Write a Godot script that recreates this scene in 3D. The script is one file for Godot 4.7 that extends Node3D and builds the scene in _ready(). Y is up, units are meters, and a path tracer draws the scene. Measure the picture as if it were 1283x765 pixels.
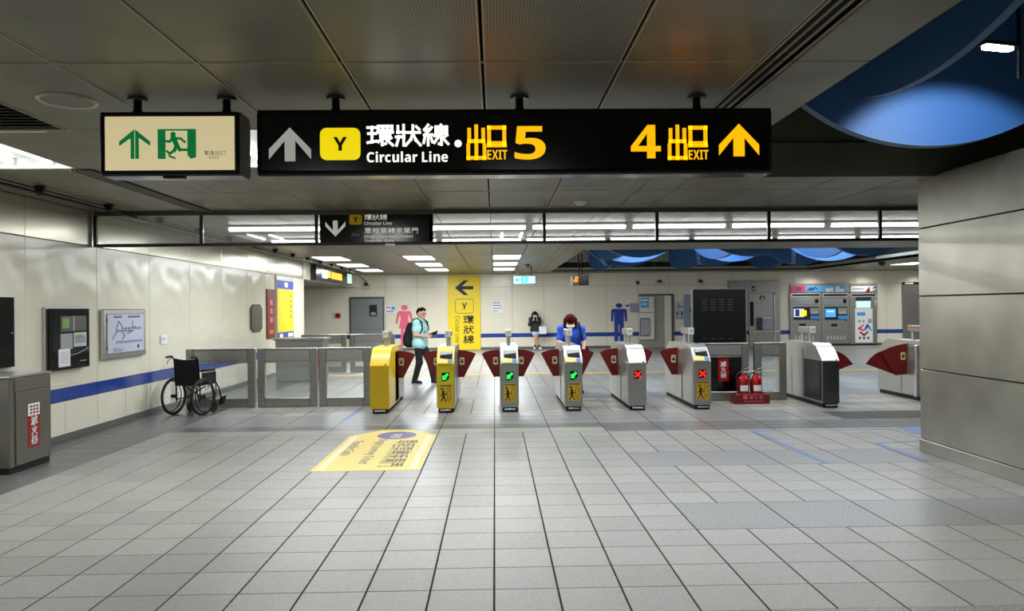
extends Node3D
# An underground station concourse: ticket gates behind a glass smoke barrier, hanging signs, steel pillar, tiled floor.

const F := 950.0            # focal length in pixels of the 1283 x 765 frame
const CH := 1.68            # camera height
const HC := 3.09            # ceiling height
const XW := -5.65           # left wall
const ZF := 31.0            # far wall
const T := 0.381            # floor tile
var cam_basis := Basis()
var M := {}
var font_b: SystemFont
var font_r: SystemFont
var used := {}
var rng := RandomNumberGenerator.new()

# ------------------------------------------------------------------ pixel to place
func ray(px: float, py: float) -> Vector3:
	return cam_basis * Vector3((px - 641.5) / F, (382.5 - py) / F, -1.0)
func on_z(px: float, py: float, dep: float) -> Vector3:
	var r := ray(px, py)
	return Vector3(0, CH, 0) + r * (dep / -r.z)
func on_y(px: float, py: float, h: float) -> Vector3:
	var r := ray(px, py)
	return Vector3(0, CH, 0) + r * ((h - CH) / r.y)
func on_x(px: float, py: float, x: float) -> Vector3:
	var r := ray(px, py)
	return Vector3(0, CH, 0) + r * (x / r.x)

# ------------------------------------------------------------------ mesh helpers
func S() -> SurfaceTool:
	var st := SurfaceTool.new()
	st.begin(Mesh.PRIMITIVE_TRIANGLES)
	return st
func tri(st: SurfaceTool, a: Vector3, b: Vector3, c: Vector3, na: Vector3, nb: Vector3, nc: Vector3) -> void:
	if (b - a).cross(c - a).dot(na + nb + nc) > 0.0:
		var v := b; b = c; c = v
		var n := nb; nb = nc; nc = n
	st.set_normal(na); st.set_uv(Vector2(a.x, a.y)); st.add_vertex(a)
	st.set_normal(nb); st.set_uv(Vector2(b.x, b.y)); st.add_vertex(b)
	st.set_normal(nc); st.set_uv(Vector2(c.x, c.y)); st.add_vertex(c)
func quad(st: SurfaceTool, a: Vector3, b: Vector3, c: Vector3, d: Vector3, n: Vector3) -> void:
	tri(st, a, b, c, n, n, n)
	tri(st, a, c, d, n, n, n)
func box(st: SurfaceTool, c: Vector3, s: Vector3, bev := 0.0, b := Basis()) -> void:
	var h := s * 0.5
	bev = minf(bev, minf(h.x, minf(h.y, h.z)) * 0.9)
	for ax in 3:
		var u := (ax + 1) % 3
		var v := (ax + 2) % 3
		for sg in [-1.0, 1.0]:
			var n := Vector3.ZERO
			n[ax] = sg
			var q := []
			for k in [[-1, -1], [1, -1], [1, 1], [-1, 1]]:
				var p := Vector3.ZERO
				p[ax] = sg * h[ax]
				p[u] = k[0] * (h[u] - bev)
				p[v] = k[1] * (h[v] - bev)
				q.append(c + b * p)
			quad(st, q[0], q[1], q[2], q[3], b * n)
	if bev > 0.0:
		for ax in 3:
			var u := (ax + 1) % 3
			var v := (ax + 2) % 3
			for su in [-1.0, 1.0]:
				for sv in [-1.0, 1.0]:
					var n := Vector3.ZERO
					n[u] = su; n[v] = sv
					var q := []
					for k in [[-1, 0], [1, 0], [1, 1], [-1, 1]]:
						var p := Vector3.ZERO
						p[ax] = k[0] * (h[ax] - bev)
						p[u] = su * (h[u] - (bev if k[1] == 1 else 0.0))
						p[v] = sv * (h[v] - (bev if k[1] == 0 else 0.0))
						q.append(c + b * p)
					quad(st, q[0], q[1], q[2], q[3], (b * n).normalized())
		for sx in [-1.0, 1.0]:
			for sy in [-1.0, 1.0]:
				for sz in [-1.0, 1.0]:
					var sg := Vector3(sx, sy, sz)
					var n := (b * sg).normalized()
					var e := h - Vector3(bev, bev, bev)
					tri(st, c + b * (sg * Vector3(h.x, e.y, e.z)), c + b * (sg * Vector3(e.x, h.y, e.z)), c + b * (sg * Vector3(e.x, e.y, h.z)), n, n, n)
# outline in the local u-v plane pushed out along w
func prism(st: SurfaceTool, pts: Array, w0: float, w1: float, xf := Transform3D(), smooth := 0.85) -> void:
	var poly := PackedVector2Array(pts)
	if Geometry2D.is_polygon_clockwise(poly) == false:
		pass
	var area := 0.0
	for i in poly.size():
		var a := poly[i]
		var b := poly[(i + 1) % poly.size()]
		area += a.x * b.y - b.x * a.y
	if area < 0.0:
		poly.reverse()
	var idx := Geometry2D.triangulate_polygon(poly)
	var nz := (xf.basis * Vector3(0, 0, 1)).normalized() * signf(w1 - w0)
	for k in range(0, idx.size(), 3):
		var a := poly[idx[k]]
		var b := poly[idx[k + 1]]
		var c := poly[idx[k + 2]]
		tri(st, xf * Vector3(a.x, a.y, w1), xf * Vector3(b.x, b.y, w1), xf * Vector3(c.x, c.y, w1), nz, nz, nz)
		tri(st, xf * Vector3(a.x, a.y, w0), xf * Vector3(b.x, b.y, w0), xf * Vector3(c.x, c.y, w0), -nz, -nz, -nz)
	var n := poly.size()
	var en := []
	for i in n:
		var e := poly[(i + 1) % n] - poly[i]
		en.append(Vector2(e.y, -e.x).normalized())
	for i in n:
		var j := (i + 1) % n
		var prev: Vector2 = en[(i + n - 1) % n]
		var nxt: Vector2 = en[j]
		var cur: Vector2 = en[i]
		var n0 := (cur + prev).normalized() if cur.dot(prev) > smooth else cur
		var n1 := (cur + nxt).normalized() if cur.dot(nxt) > smooth else cur
		var m0 := (xf.basis * Vector3(n0.x, n0.y, 0)).normalized()
		var m1 := (xf.basis * Vector3(n1.x, n1.y, 0)).normalized()
		var a0 := xf * Vector3(poly[i].x, poly[i].y, w0)
		var a1 := xf * Vector3(poly[i].x, poly[i].y, w1)
		var b0 := xf * Vector3(poly[j].x, poly[j].y, w0)
		var b1 := xf * Vector3(poly[j].x, poly[j].y, w1)
		tri(st, a0, b0, b1, m0, m1, m1)
		tri(st, a0, b1, a1, m0, m1, m0)
func tube(st: SurfaceTool, pts: Array, r, n := 8, closed := false) -> void:
	var count := pts.size()
	var rings := []
	var up := Vector3.UP
	for i in count:
		var d: Vector3
		if closed:
			d = (pts[(i + 1) % count] - pts[(i + count - 1) % count]).normalized()
		else:
			d = (pts[mini(i + 1, count - 1)] - pts[maxi(i - 1, 0)]).normalized()
		if i == 0:
			up = Vector3.UP if absf(d.y) < 0.9 else Vector3.RIGHT
		var s := d.cross(up).normalized()
		up = s.cross(d).normalized()
		var rr: float = r[i] if r is Array else r
		var ring := []
		for k in n:
			var a := TAU * k / n
			var nn := s * cos(a) + up * sin(a)
			ring.append([pts[i] + nn * rr, nn])
		rings.append(ring)
	var last := count if closed else count - 1
	for i in last:
		var A: Array = rings[i]
		var B: Array = rings[(i + 1) % count]
		for k in n:
			var l := (k + 1) % n
			tri(st, A[k][0], A[l][0], B[l][0], A[k][1], A[l][1], B[l][1])
			tri(st, A[k][0], B[l][0], B[k][0], A[k][1], B[l][1], B[k][1])
	if not closed:
		for e in [0, count - 1]:
			var d: Vector3 = (pts[0] - pts[1]).normalized() if e == 0 else (pts[count - 1] - pts[count - 2]).normalized()
			for k in range(1, n - 1):
				tri(st, rings[e][0][0], rings[e][k][0], rings[e][k + 1][0], d, d, d)
func lathe(st: SurfaceTool, prof: Array, n := 16, xf := Transform3D()) -> void:
	for i in prof.size() - 1:
		var p: Vector2 = prof[i]
		var q: Vector2 = prof[i + 1]
		var e := q - p
		if e.length() < 1e-6:
			continue
		var nn := Vector2(e.y, -e.x).normalized()
		for k in n:
			var a := TAU * k / n
			var b := TAU * (k + 1) / n
			var da := Vector3(cos(a), 0, sin(a))
			var db := Vector3(cos(b), 0, sin(b))
			var na := (xf.basis * (da * nn.x + Vector3.UP * nn.y)).normalized()
			var nb := (xf.basis * (db * nn.x + Vector3.UP * nn.y)).normalized()
			var v0 := xf * (da * p.x + Vector3.UP * p.y)
			var v1 := xf * (db * p.x + Vector3.UP * p.y)
			var v2 := xf * (db * q.x + Vector3.UP * q.y)
			var v3 := xf * (da * q.x + Vector3.UP * q.y)
			if p.x > 1e-6:
				tri(st, v0, v1, v2, na, nb, nb)
			if q.x > 1e-6:
				tri(st, v0, v2, v3, na, nb, na)
func circle(r: float, n := 24, c := Vector2.ZERO, sx := 1.0, sy := 1.0) -> Array:
	var p := []
	for i in n:
		p.append(c + Vector2(cos(TAU * i / n) * sx, sin(TAU * i / n) * sy) * r)
	return p
func rrect(w: float, h: float, r: float, c := Vector2.ZERO, n := 4) -> Array:
	var p := []
	for q in 4:
		var cc := Vector2((w / 2 - r) * (1 if q in [0, 3] else -1), (h / 2 - r) * (1 if q in [0, 1] else -1))
		for i in n + 1:
			var a := PI / 2 * q + PI / 2 * i / n
			p.append(c + cc + Vector2(cos(a), sin(a)) * r)
	return p
func stroke(st: SurfaceTool, a: Vector2, b: Vector2, w: float, w0: float, w1: float, xf := Transform3D(), cap := 0.5) -> void:
	var d := (b - a)
	if d.length() < 1e-6:
		return
	d = d.normalized()
	var s := Vector2(-d.y, d.x) * w * 0.5
	a -= d * w * cap
	b += d * w * cap
	prism(st, [a - s, b - s, b + s, a + s], w0, w1, xf)

# ------------------------------------------------------------------ node helpers
func numbered(called: String) -> String:
	if not used.has(called):
		used[called] = 0
		return called
	used[called] += 1
	return "%s_%03d" % [called, used[called]]
func thing(called: String, label: String, category: String, at := Vector3.ZERO, turn := 0.0, group := "") -> Node3D:
	var o := Node3D.new()
	o.name = numbered(called)
	add_child(o)
	o.position = at
	o.rotation.y = turn
	tag(o, label, category, group)
	return o
func tag(o: Node, label: String, category: String, group := "", kind := "") -> void:
	if label: o.set_meta("label", label)
	if category: o.set_meta("category", category)
	if group: o.set_meta("group", group)
	if kind: o.set_meta("kind", kind)
func struct(called: String) -> Node3D:
	var o := Node3D.new()
	o.name = numbered(called)
	add_child(o)
	o.set_meta("kind", "structure")
	return o
func mi(parent: Node, called: String, st, m: Material, at := Vector3.ZERO) -> MeshInstance3D:
	var o := MeshInstance3D.new()
	o.mesh = st.commit() if st is SurfaceTool else st
	o.name = called if parent != self else numbered(called)
	o.material_override = m
	o.position = at
	parent.add_child(o, true)
	return o
func bx(parent: Node, called: String, c: Vector3, s: Vector3, m: Material, bev := 0.0) -> MeshInstance3D:
	var st := S()
	box(st, Vector3.ZERO, s, bev)
	return mi(parent, called, st, m, c)
func plate(parent: Node, called: String, pts: Array, w0: float, w1: float, m: Material, xf := Transform3D()) -> MeshInstance3D:
	var st := S()
	prism(st, pts, w0, w1, xf)
	return mi(parent, called, st, m)
# lettering fitted into a width and a height, centred at a local place
func text(parent: Node, called: String, what: String, c: Vector3, w: float, h: float, m: Material, bold := true, basis := Basis(), depth := 0.004) -> MeshInstance3D:
	var t := TextMesh.new()
	t.text = what
	t.font = font_b if bold else font_r
	t.font_size = 48
	t.pixel_size = 0.01
	t.depth = 0.02
	t.curve_step = 3.0
	t.material = m
	var box3 := t.get_aabb()
	var o := MeshInstance3D.new()
	o.mesh = t
	o.name = called
	o.material_override = m
	var sc := Vector3(w / maxf(box3.size.x, 1e-4), h / maxf(box3.size.y, 1e-4), depth / 0.02)
	var cen := box3.get_center()
	o.transform = Transform3D(basis * Basis.from_scale(sc), c - basis * (sc * Vector3(cen.x, cen.y, 0)))
	parent.add_child(o, true)
	return o

const GLYPH := {
	"環": "0 9 3.4 9;.3 6 3.2 6;0 1.5 3.5 2.2;1.7 9 1.7 1.8;4.3 9.6 9.7 9.6 9.7 7.7 4.3 7.7 4.3 9.6;6.1 9.6 6.1 7.7;7.9 9.6 7.9 7.7;4 6.6 10 6.6;5.2 5.7 8.8 5.7 8.8 4.3 5.2 4.3 5.2 5.7;7 4.3 4.2 1.8;5.8 3 5.8 .4 7.2 1;9.4 3.8 7.8 2.7;6.8 3.6 10 .2",
	"狀": "3.3 10 3.3 0;1 9.5 1 6.5 3.3 6.5;.3 4.2 3.3 4.2;1.4 4.2 .4 0;4.3 6.4 9.8 6.4;7 9.8 7 6.4 6.2 3 4.2 .1;7 6 8.2 2.6 10 .1;8.4 9.3 9.5 8",
	"線": "2 10 .6 7.6 2.6 7.6;3.4 8.8 .6 5 3.6 5.2;2 5 2 0;.6 3.6 .2 1.2;3.2 3.6 3.7 1.6;7.2 10 6.6 9;5.2 9 9.4 9 9.4 5.8 5.2 5.8 5.2 9;5.2 7.4 9.4 7.4;7.3 5.6 7.3 .4 6.4 .6;4.6 4.6 6.4 4.6 4.5 1.2;9.6 4.9 7.6 3.4;7.6 3.8 10 .6",
	"出": "5 10 5 .6;1.2 9 1.2 5.6 8.8 5.6 8.8 9;.6 4.4 .6 .6 9.4 .6 9.4 4.4",
	"口": "1 9 9 9 9 1 1 1 1 9",
	"緊": ".6 9.6 4.4 9.6;.6 9.6 .6 5.8 4.6 5.8;.6 7.8 4 7.8;4 9.4 4 6;2.4 9.6 2.4 5.8;5.4 9.4 9 9.4 7.4 7 5.2 5.8;6 8.4 9.6 5.8;5 5.4 2.4 4.4 6.8 3.4 2 2.8 8.4 2.6;5.2 2.6 5.2 0;3 1.8 1.6 .4;7.2 1.8 8.6 .4",
	"急": "4.4 10 1 7.4;3 8.8 7 8.8 6 7.2;1.6 7.2 8.4 7.2 8.4 3.8 1.6 3.8;1.6 5.5 8.4 5.5;1.2 2.6 .6 .6;3.2 2.6 3.4 .6 6.8 .6 7 1.4;5 2.8 5.6 1.8;8.4 2.6 9.4 1",
	"單": "1.2 10 4.4 10 4.4 8.3 1.2 8.3 1.2 10;5.6 10 8.8 10 8.8 8.3 5.6 8.3 5.6 10;1.6 7.3 8.4 7.3 8.4 3.6 1.6 3.6 1.6 7.3;1.6 5.5 8.4 5.5;5 7.3 5 0;.2 2 9.8 2",
	"程": "3.6 9.6 .8 8.9;.2 7 4.2 7;2.2 9 2.2 0;2.2 6.6 .2 3;2.4 5.5 4 3.8;5.2 9.6 9.4 9.6 9.4 6.8 5.2 6.8 5.2 9.6;4.8 5.2 9.8 5.2;5.2 3 9.4 3;7.3 5.2 7.3 .4;4.5 .4 10 .4",
	"票": ".4 9.6 9.6 9.6;1.4 8.2 8.6 8.2 8.6 6 1.4 6 1.4 8.2;3.8 9.6 3.8 6;6.2 9.6 6.2 6;2 4.6 8 4.6;.6 3 9.4 3;5 3 5 0;3 2 1.2 .4;7 2 8.8 .4",
	"轉": ".2 8.6 4.4 8.6;.8 7.2 3.8 7.2 3.8 4 .8 4 .8 7.2;.8 5.6 3.8 5.6;2.3 10 2.3 0;0 2.4 4.6 2.4;5 9 10 9;5.6 7.8 9.4 7.8 9.4 5.5 5.6 5.5 5.6 7.8;5.6 6.6 9.4 6.6;7.5 10 7.5 4.6;5.2 4.4 9.8 4.4;4.8 2.9 10 2.9;8.6 4 8.6 .3 7.6 .6;6 2.2 6.8 1.2",
	"乘": "8 9.8 2 9;.6 7.2 9.4 7.2;5 9.4 5 0;2.8 8 2.8 4;7.2 8 7.2 4;1 4.6 4 4.6;6 4.6 9 4.6;5 4 .6 .4;5 4 9.4 .4",
	"閘": "1 9.6 1 0;1 9.6 4.2 9.6 4.2 6 1 6;1 7.8 4.2 7.8;9 9.6 9 .2 8 .6;9 9.6 5.8 9.6 5.8 6 9 6;5.8 7.8 9 7.8;3 4.8 7 4.8 7 2 3 2 3 4.8;3 3.4 7 3.4;5 4.8 5 0",
	"門": "1 9.6 1 0;1 9.6 4.2 9.6 4.2 5.6 1 5.6;1 7.6 4.2 7.6;9 9.6 9 .2 8 .6;9 9.6 5.8 9.6 5.8 5.6 9 5.6;5.8 7.6 9 7.6",
	"滅": ".5 9.3 2 8.2;0 6.3 1.5 5.3;0 .5 1.8 4;3 7.8 10 7.8;3.4 7.8 3.2 3 2.2 .1;6.8 10 7.4 5 9 .6 10 2;9.3 5.6 6 .2;8.2 9.8 9.2 8.8;4.3 6.2 6.4 6.2;5.3 5.2 5 2.8 3.8 .8;5.2 2.8 6.6 1;4.3 4.4 4 3.4;6.4 4.4 6 3.6",
	"火": "5 9.8 5 5.5 3 2 .5 .2;5 5.5 7 2 9.6 .2;1.6 7.6 2.6 5;8.6 7.6 7.2 5.2",
	"器": ".8 9.6 4.2 9.6 4.2 7 .8 7 .8 9.6;5.8 9.6 9.2 9.6 9.2 7 5.8 7 5.8 9.6;.8 3 4.2 3 4.2 .3 .8 .3 .8 3;5.8 3 9.2 3 9.2 .3 5.8 .3 5.8 3;.2 5.2 9.8 5.2;5 6.6 4.6 5.2 .3 3.4;5.2 5.2 9.8 3.4",
}
# one brush-stroke character drawn as bars: lower left corner at o, in a cell of w x h
func glyph(st: SurfaceTool, ch: String, o: Vector2, w: float, h: float, weight: float, d0: float, d1: float, xf := Transform3D()) -> void:
	for line in GLYPH[ch].split(";"):
		var v: PackedFloat64Array = line.split_floats(" ")
		for i in range(0, v.size() - 3, 2):
			stroke(st, o + Vector2(v[i] * w / 10, v[i + 1] * h / 10), o + Vector2(v[i + 2] * w / 10, v[i + 3] * h / 10), weight, d0, d1, xf)
func glyphs(parent: Node, what: String, lo: Vector3, w: float, h: float, step: Vector2, m: Material, weight := 0.12, depth := 0.004, basis := Basis()) -> MeshInstance3D:
	var st := S()
	for i in what.length():
		glyph(st, what[i], step * i, w, h, weight * minf(w, h), 0, depth)
	var o := mi(parent, "lettering", st, m)
	o.transform = Transform3D(basis, lo)
	return o
func arrow_up(w: float, h: float, t: float, c := Vector2.ZERO, turn := 0.0) -> Array:
	var p := []
	for v in [Vector2(0, h / 2), Vector2(w / 2, h / 2 - w * 0.52), Vector2(w / 2, h / 2 - w * 0.52 - t * 0.95), Vector2(t / 2, h / 2 - t * 1.25), Vector2(t / 2, -h / 2), Vector2(-t / 2, -h / 2), Vector2(-t / 2, h / 2 - t * 1.25), Vector2(-w / 2, h / 2 - w * 0.52 - t * 0.95), Vector2(-w / 2, h / 2 - w * 0.52)]:
		p.append(c + v.rotated(turn))
	return p

# ------------------------------------------------------------------ materials
func mat(key: String, c: Color, rough := 0.6, metal := 0.0) -> StandardMaterial3D:
	var m := StandardMaterial3D.new()
	m.resource_name = key
	m.albedo_color = c
	m.roughness = rough
	m.metallic = metal
	M[key] = m
	return m
func glow(key: String, c: Color, e: float) -> StandardMaterial3D:
	var m := mat(key, c, 0.4)
	m.emission_enabled = true
	m.emission = c
	m.emission_energy_multiplier = e
	return m
func speckle(size: int, freq: float, lo: Color, hi: Color, seed_: int, oct := 3, mid := 0.5) -> NoiseTexture2D:
	var n := FastNoiseLite.new()
	n.seed = seed_
	n.noise_type = FastNoiseLite.TYPE_SIMPLEX
	n.frequency = freq
	n.fractal_octaves = oct
	var g := Gradient.new()
	g.set_color(0, lo)
	g.set_color(1, hi)
	g.add_point(mid, lo.lerp(hi, 0.55))
	var t := NoiseTexture2D.new()
	t.width = size
	t.height = size
	t.seamless = true
	t.noise = n
	t.color_ramp = g
	return t
func brushed(seed_: int, lo: float, hi: float, streak := 40, along_x := true) -> ImageTexture:
	var r := RandomNumberGenerator.new()
	r.seed = seed_
	var n := 256
	var im := Image.create(n, n, false, Image.FORMAT_RGB8)
	var row := PackedFloat32Array()
	for i in n:
		row.append(r.randf())
	for y in n:
		for x in n:
			var a := y if along_x else x
			var b := x if along_x else y
			var v := row[a] * 0.6 + 0.4 * (0.5 + 0.5 * sin(b * TAU / n * (1 + int(row[(a + 7) % n] * 3)) + row[(a * 3) % n] * TAU))
			v = lerpf(lo, hi, v)
			im.set_pixel(x, y, Color(v, v, v))
	return ImageTexture.create_from_image(im)
func tex(m: StandardMaterial3D, t: Texture2D, scale: float, world := true) -> void:
	m.albedo_texture = t
	m.uv1_triplanar = true
	m.uv1_world_triplanar = world
	m.uv1_scale = Vector3.ONE * scale

func make_materials() -> void:
	# stone and tile
	for i in 4:
		var tone: float = [0.0, 0.022, -0.02, 0.01][i]
		var m := mat("tile_%d" % i, Color(0.625 + tone, 0.61 + tone, 0.585 + tone), 0.46)
		tex(m, speckle(512, 0.09, Color(0.78, 0.78, 0.77), Color(1, 1, 1), 11, 4), 1.3)
		m.roughness_texture = speckle(512, 0.02, Color(0.7, 0.7, 0.7), Color(1, 1, 1), 5, 3)
	var gr := mat("granite", Color(0.66, 0.66, 0.655), 0.36)
	tex(gr, speckle(512, 0.10, Color(0.36, 0.36, 0.37), Color(1, 1, 1), 21, 2), 1.2)
	var gd := mat("granite_dark", Color(0.50, 0.50, 0.49), 0.32)
	tex(gd, speckle(512, 0.10, Color(0.42, 0.42, 0.42), Color(1, 1, 1), 22, 2), 1.2)
	mat("joint", Color(0.06, 0.06, 0.06), 0.9)
	mat("tactile", Color(0.80, 0.66, 0.30), 0.6)
	# ceiling and walls
	var cp := mat("ceiling_panel", Color(0.48, 0.465, 0.395), 0.40, 0.25)
	tex(cp, speckle(512, 0.008, Color(0.80, 0.79, 0.76), Color(1, 1, 1), 31, 5), 0.22)
	var cq := mat("ceiling_perforated", Color(0.49, 0.475, 0.41), 0.45, 0.25)
	var im := Image.create(64, 64, false, Image.FORMAT_RGB8)
	for y in 64:
		for x in 64:
			var d := Vector2(x % 16 - 7.5, y % 16 - 7.5).length()
			var v := 0.45 if d < 4.6 else 1.0
			im.set_pixel(x, y, Color(v, v, v))
	tex(cq, ImageTexture.create_from_image(im), 16.0)
	mat("ceiling_back", Color(0.05, 0.05, 0.05), 0.9)
	mat("joint_trim", Color(0.72, 0.70, 0.62), 0.4, 0.2)
	mat("slot_black", Color(0.02, 0.02, 0.02), 0.8)
	var wall := mat("wall_enamel", Color(0.89, 0.87, 0.80), 0.20)
	wall.heightmap_enabled = true
	wall.heightmap_texture = speckle(512, 0.006, Color.BLACK, Color.WHITE, 41, 2)
	wall.heightmap_scale = 1.2
	wall.uv1_triplanar = true
	wall.uv1_world_triplanar = true
	wall.uv1_scale = Vector3.ONE * 0.35
	mat("wall_far", Color(0.90, 0.87, 0.79), 0.22)
	mat("wall_upper", Color(0.72, 0.70, 0.63), 0.2, 0.6)
	mat("wall_gap", Color(0.42, 0.40, 0.36), 0.8)
	mat("stripe_blue", Color(0.13, 0.25, 0.58), 0.2)
	mat("plain_wall", Color(0.62, 0.60, 0.55), 0.7)
	# metals
	var st := mat("steel", Color(0.71, 0.705, 0.685), 0.32, 0.8)
	tex(st, brushed(3, 0.86, 1.0), 1.5, false)
	var sd := mat("steel_dark", Color(0.62, 0.612, 0.59), 0.34, 0.8)
	tex(sd, brushed(4, 0.85, 1.0), 1.5, false)
	var sp := mat("steel_pillar", Color(0.72, 0.705, 0.66), 0.36, 0.85)
	tex(sp, speckle(512, 0.006, Color(0.84, 0.84, 0.84), Color(1, 1, 1), 51, 3), 0.25)
	var sb := mat("steel_bright", Color(0.84, 0.84, 0.83), 0.3, 0.9)
	tex(sb, brushed(5, 0.9, 1.0), 1.5, false)
	mat("steel_dark_reflection", Color(0.47, 0.46, 0.43), 0.36, 0.8)  # cabinet steel, colour darkened for the dark surroundings it would reflect
	mat("chrome", Color(0.86, 0.86, 0.86), 0.12, 1.0)
	mat("frame_dark", Color(0.12, 0.12, 0.115), 0.35, 0.4)
	mat("frame_grey", Color(0.36, 0.36, 0.34), 0.35, 0.6)
	mat("black_gloss", Color(0.02, 0.022, 0.025), 0.12)
	mat("black_matte", Color(0.022, 0.024, 0.028), 0.5).metallic_specular = 0.3
	mat("sign_black", Color(0.022, 0.024, 0.028), 0.16)
	mat("rubber", Color(0.04, 0.04, 0.04), 0.7)
	# paint and plastic
	mat("yellow", Color(0.88, 0.73, 0.02), 0.3)
	mat("yellow_vinyl", Color(0.95, 0.83, 0.05), 0.35)
	mat("yellow_floor", Color(0.91, 0.80, 0.40), 0.5)
	mat("yellow_floor_pale", Color(0.93, 0.87, 0.66), 0.5)
	mat("print_grey", Color(0.42, 0.40, 0.30), 0.6)
	mat("purple", Color(0.36, 0.33, 0.56), 0.5)
	mat("print_black", Color(0.03, 0.03, 0.03), 0.5)
	mat("red_flap", Color(0.38, 0.05, 0.06), 0.3)
	mat("red", Color(0.60, 0.04, 0.06), 0.22)
	mat("red_dark", Color(0.45, 0.04, 0.06), 0.35)
	mat("white", Color(0.92, 0.92, 0.91), 0.4)
	mat("paper", Color(0.90, 0.90, 0.92), 0.6)
	mat("beige", Color(0.80, 0.72, 0.55), 0.5)
	mat("tape_blue", Color(0.29, 0.42, 0.66), 0.45)
	mat("blue_sign", Color(0.12, 0.22, 0.62), 0.35)
	mat("blue_light", Color(0.25, 0.60, 0.92), 0.35)
	mat("sky_blue", Color(0.36, 0.66, 0.90), 0.4)
	mat("pink", Color(0.92, 0.38, 0.50), 0.4)
	mat("pink_red", Color(0.92, 0.30, 0.42), 0.4)
	mat("navy", Color(0.08, 0.09, 0.25), 0.4)
	mat("fin_blue", Color(0.20, 0.38, 0.60), 0.55)
	mat("fin_edge", Color(0.28, 0.41, 0.56), 0.5)
	mat("octagon_green", Color(0.30, 0.30, 0.24), 0.5)
	mat("door_grey", Color(0.52, 0.53, 0.53), 0.35, 0.3)
	mat("door_blue", Color(0.55, 0.60, 0.68), 0.35)
	mat("map_bg", Color(0.76, 0.77, 0.84), 0.4)
	mat("map_line", Color(0.34, 0.36, 0.52), 0.5)
	mat("map_block", Color(0.50, 0.56, 0.76), 0.5)
	mat("green_print", Color(0.45, 0.62, 0.25), 0.5)
	mat("grey_print", Color(0.60, 0.61, 0.62), 0.5)
	mat("fabric_black", Color(0.025, 0.025, 0.04), 0.85)
	mat("sticker_yellow", Color(0.90, 0.72, 0.05), 0.45)
	mat("plastic_pale", Color(0.77, 0.77, 0.74), 0.4)
	mat("orange_print", Color(0.85, 0.42, 0.10), 0.5)
	# things that give light
	glow("lamp_tube", Color(0.98, 1.0, 1.0), 9.0)
	glow("lamp_panel", Color(0.96, 0.99, 1.0), 2.6)
	glow("lamp_spot", Color(0.95, 0.98, 1.0), 20.0)
	glow("sign_cream", Color(0.98, 0.91, 0.71), 0.5)
	glow("sign_green", Color(0.0, 0.50, 0.25), 0.5)
	glow("sign_green_pale", Color(0.50, 0.55, 0.38), 0.3)
	glow("sign_white", Color(1, 1, 0.98), 0.95)
	glow("sign_white_dim", Color(0.78, 0.78, 0.75), 0.42)
	glow("sign_amber", Color(1.0, 0.74, 0.02), 0.95)
	glow("sign_yellow", Color(0.98, 0.88, 0.02), 0.8)
	glow("signal_green", Color(0.08, 1.0, 0.3), 1.6)
	glow("signal_red", Color(1.0, 0.10, 0.05), 1.7)
	glow("sign_aqua", Color(0.62, 0.86, 1.0), 0.9)
	glow("sign_teal", Color(0.02, 0.75, 0.75), 0.7)
	glow("screen_blue", Color(0.25, 0.65, 1.0), 0.7)
	glow("screen_pale", Color(0.75, 0.92, 0.85), 0.7)
	glow("screen_white", Color(0.85, 0.9, 0.95), 0.6)
	glow("led_orange", Color(1.0, 0.55, 0.15), 1.0)
	# glass
	var g := mat("glass", Color(0.86, 0.92, 0.90, 0.10), 0.02)
	g.transparency = BaseMaterial3D.TRANSPARENCY_ALPHA
	var g2 := mat("glass_hazy", Color(0.86, 0.89, 0.88, 0.22), 0.03)
	g2.transparency = BaseMaterial3D.TRANSPARENCY_ALPHA
	# people
	mat("skin", Color(0.80, 0.60, 0.49), 0.55)
	mat("hair_black", Color(0.025, 0.022, 0.02), 0.6).metallic_specular = 0.25
	mat("hair_red", Color(0.22, 0.03, 0.04), 0.7).metallic_specular = 0.2
	mat("mint", Color(0.66, 0.86, 0.85), 0.8)
	mat("cloth_black", Color(0.02, 0.02, 0.025), 0.8)
	mat("cloth_grey", Color(0.13, 0.13, 0.14), 0.8)
	mat("cloth_blue", Color(0.10, 0.30, 0.75), 0.75)
	mat("cloth_pale", Color(0.66, 0.70, 0.78), 0.8)
	mat("denim_pale", Color(0.70, 0.80, 0.86), 0.8)
	mat("mask_white", Color(0.92, 0.90, 0.89), 0.7)

# ------------------------------------------------------------------ lights
func area(parent: Node, at: Vector3, w: float, h: float, e: float, c := Color(0.968, 0.990, 1.0), aim := Vector3.DOWN) -> void:
	var l := AreaLight3D.new()
	l.name = "light"
	parent.add_child(l, true)
	l.area_size = Vector2(w, h)
	l.light_energy = e
	l.light_color = c
	l.shadow_enabled = true
	l.set("area_range", 40.0)
	l.set("area_attenuation", 2.0)
	l.position = at
	l.basis = Basis.looking_at(aim, Vector3.FORWARD if absf(aim.y) > 0.9 else Vector3.UP)

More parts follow.
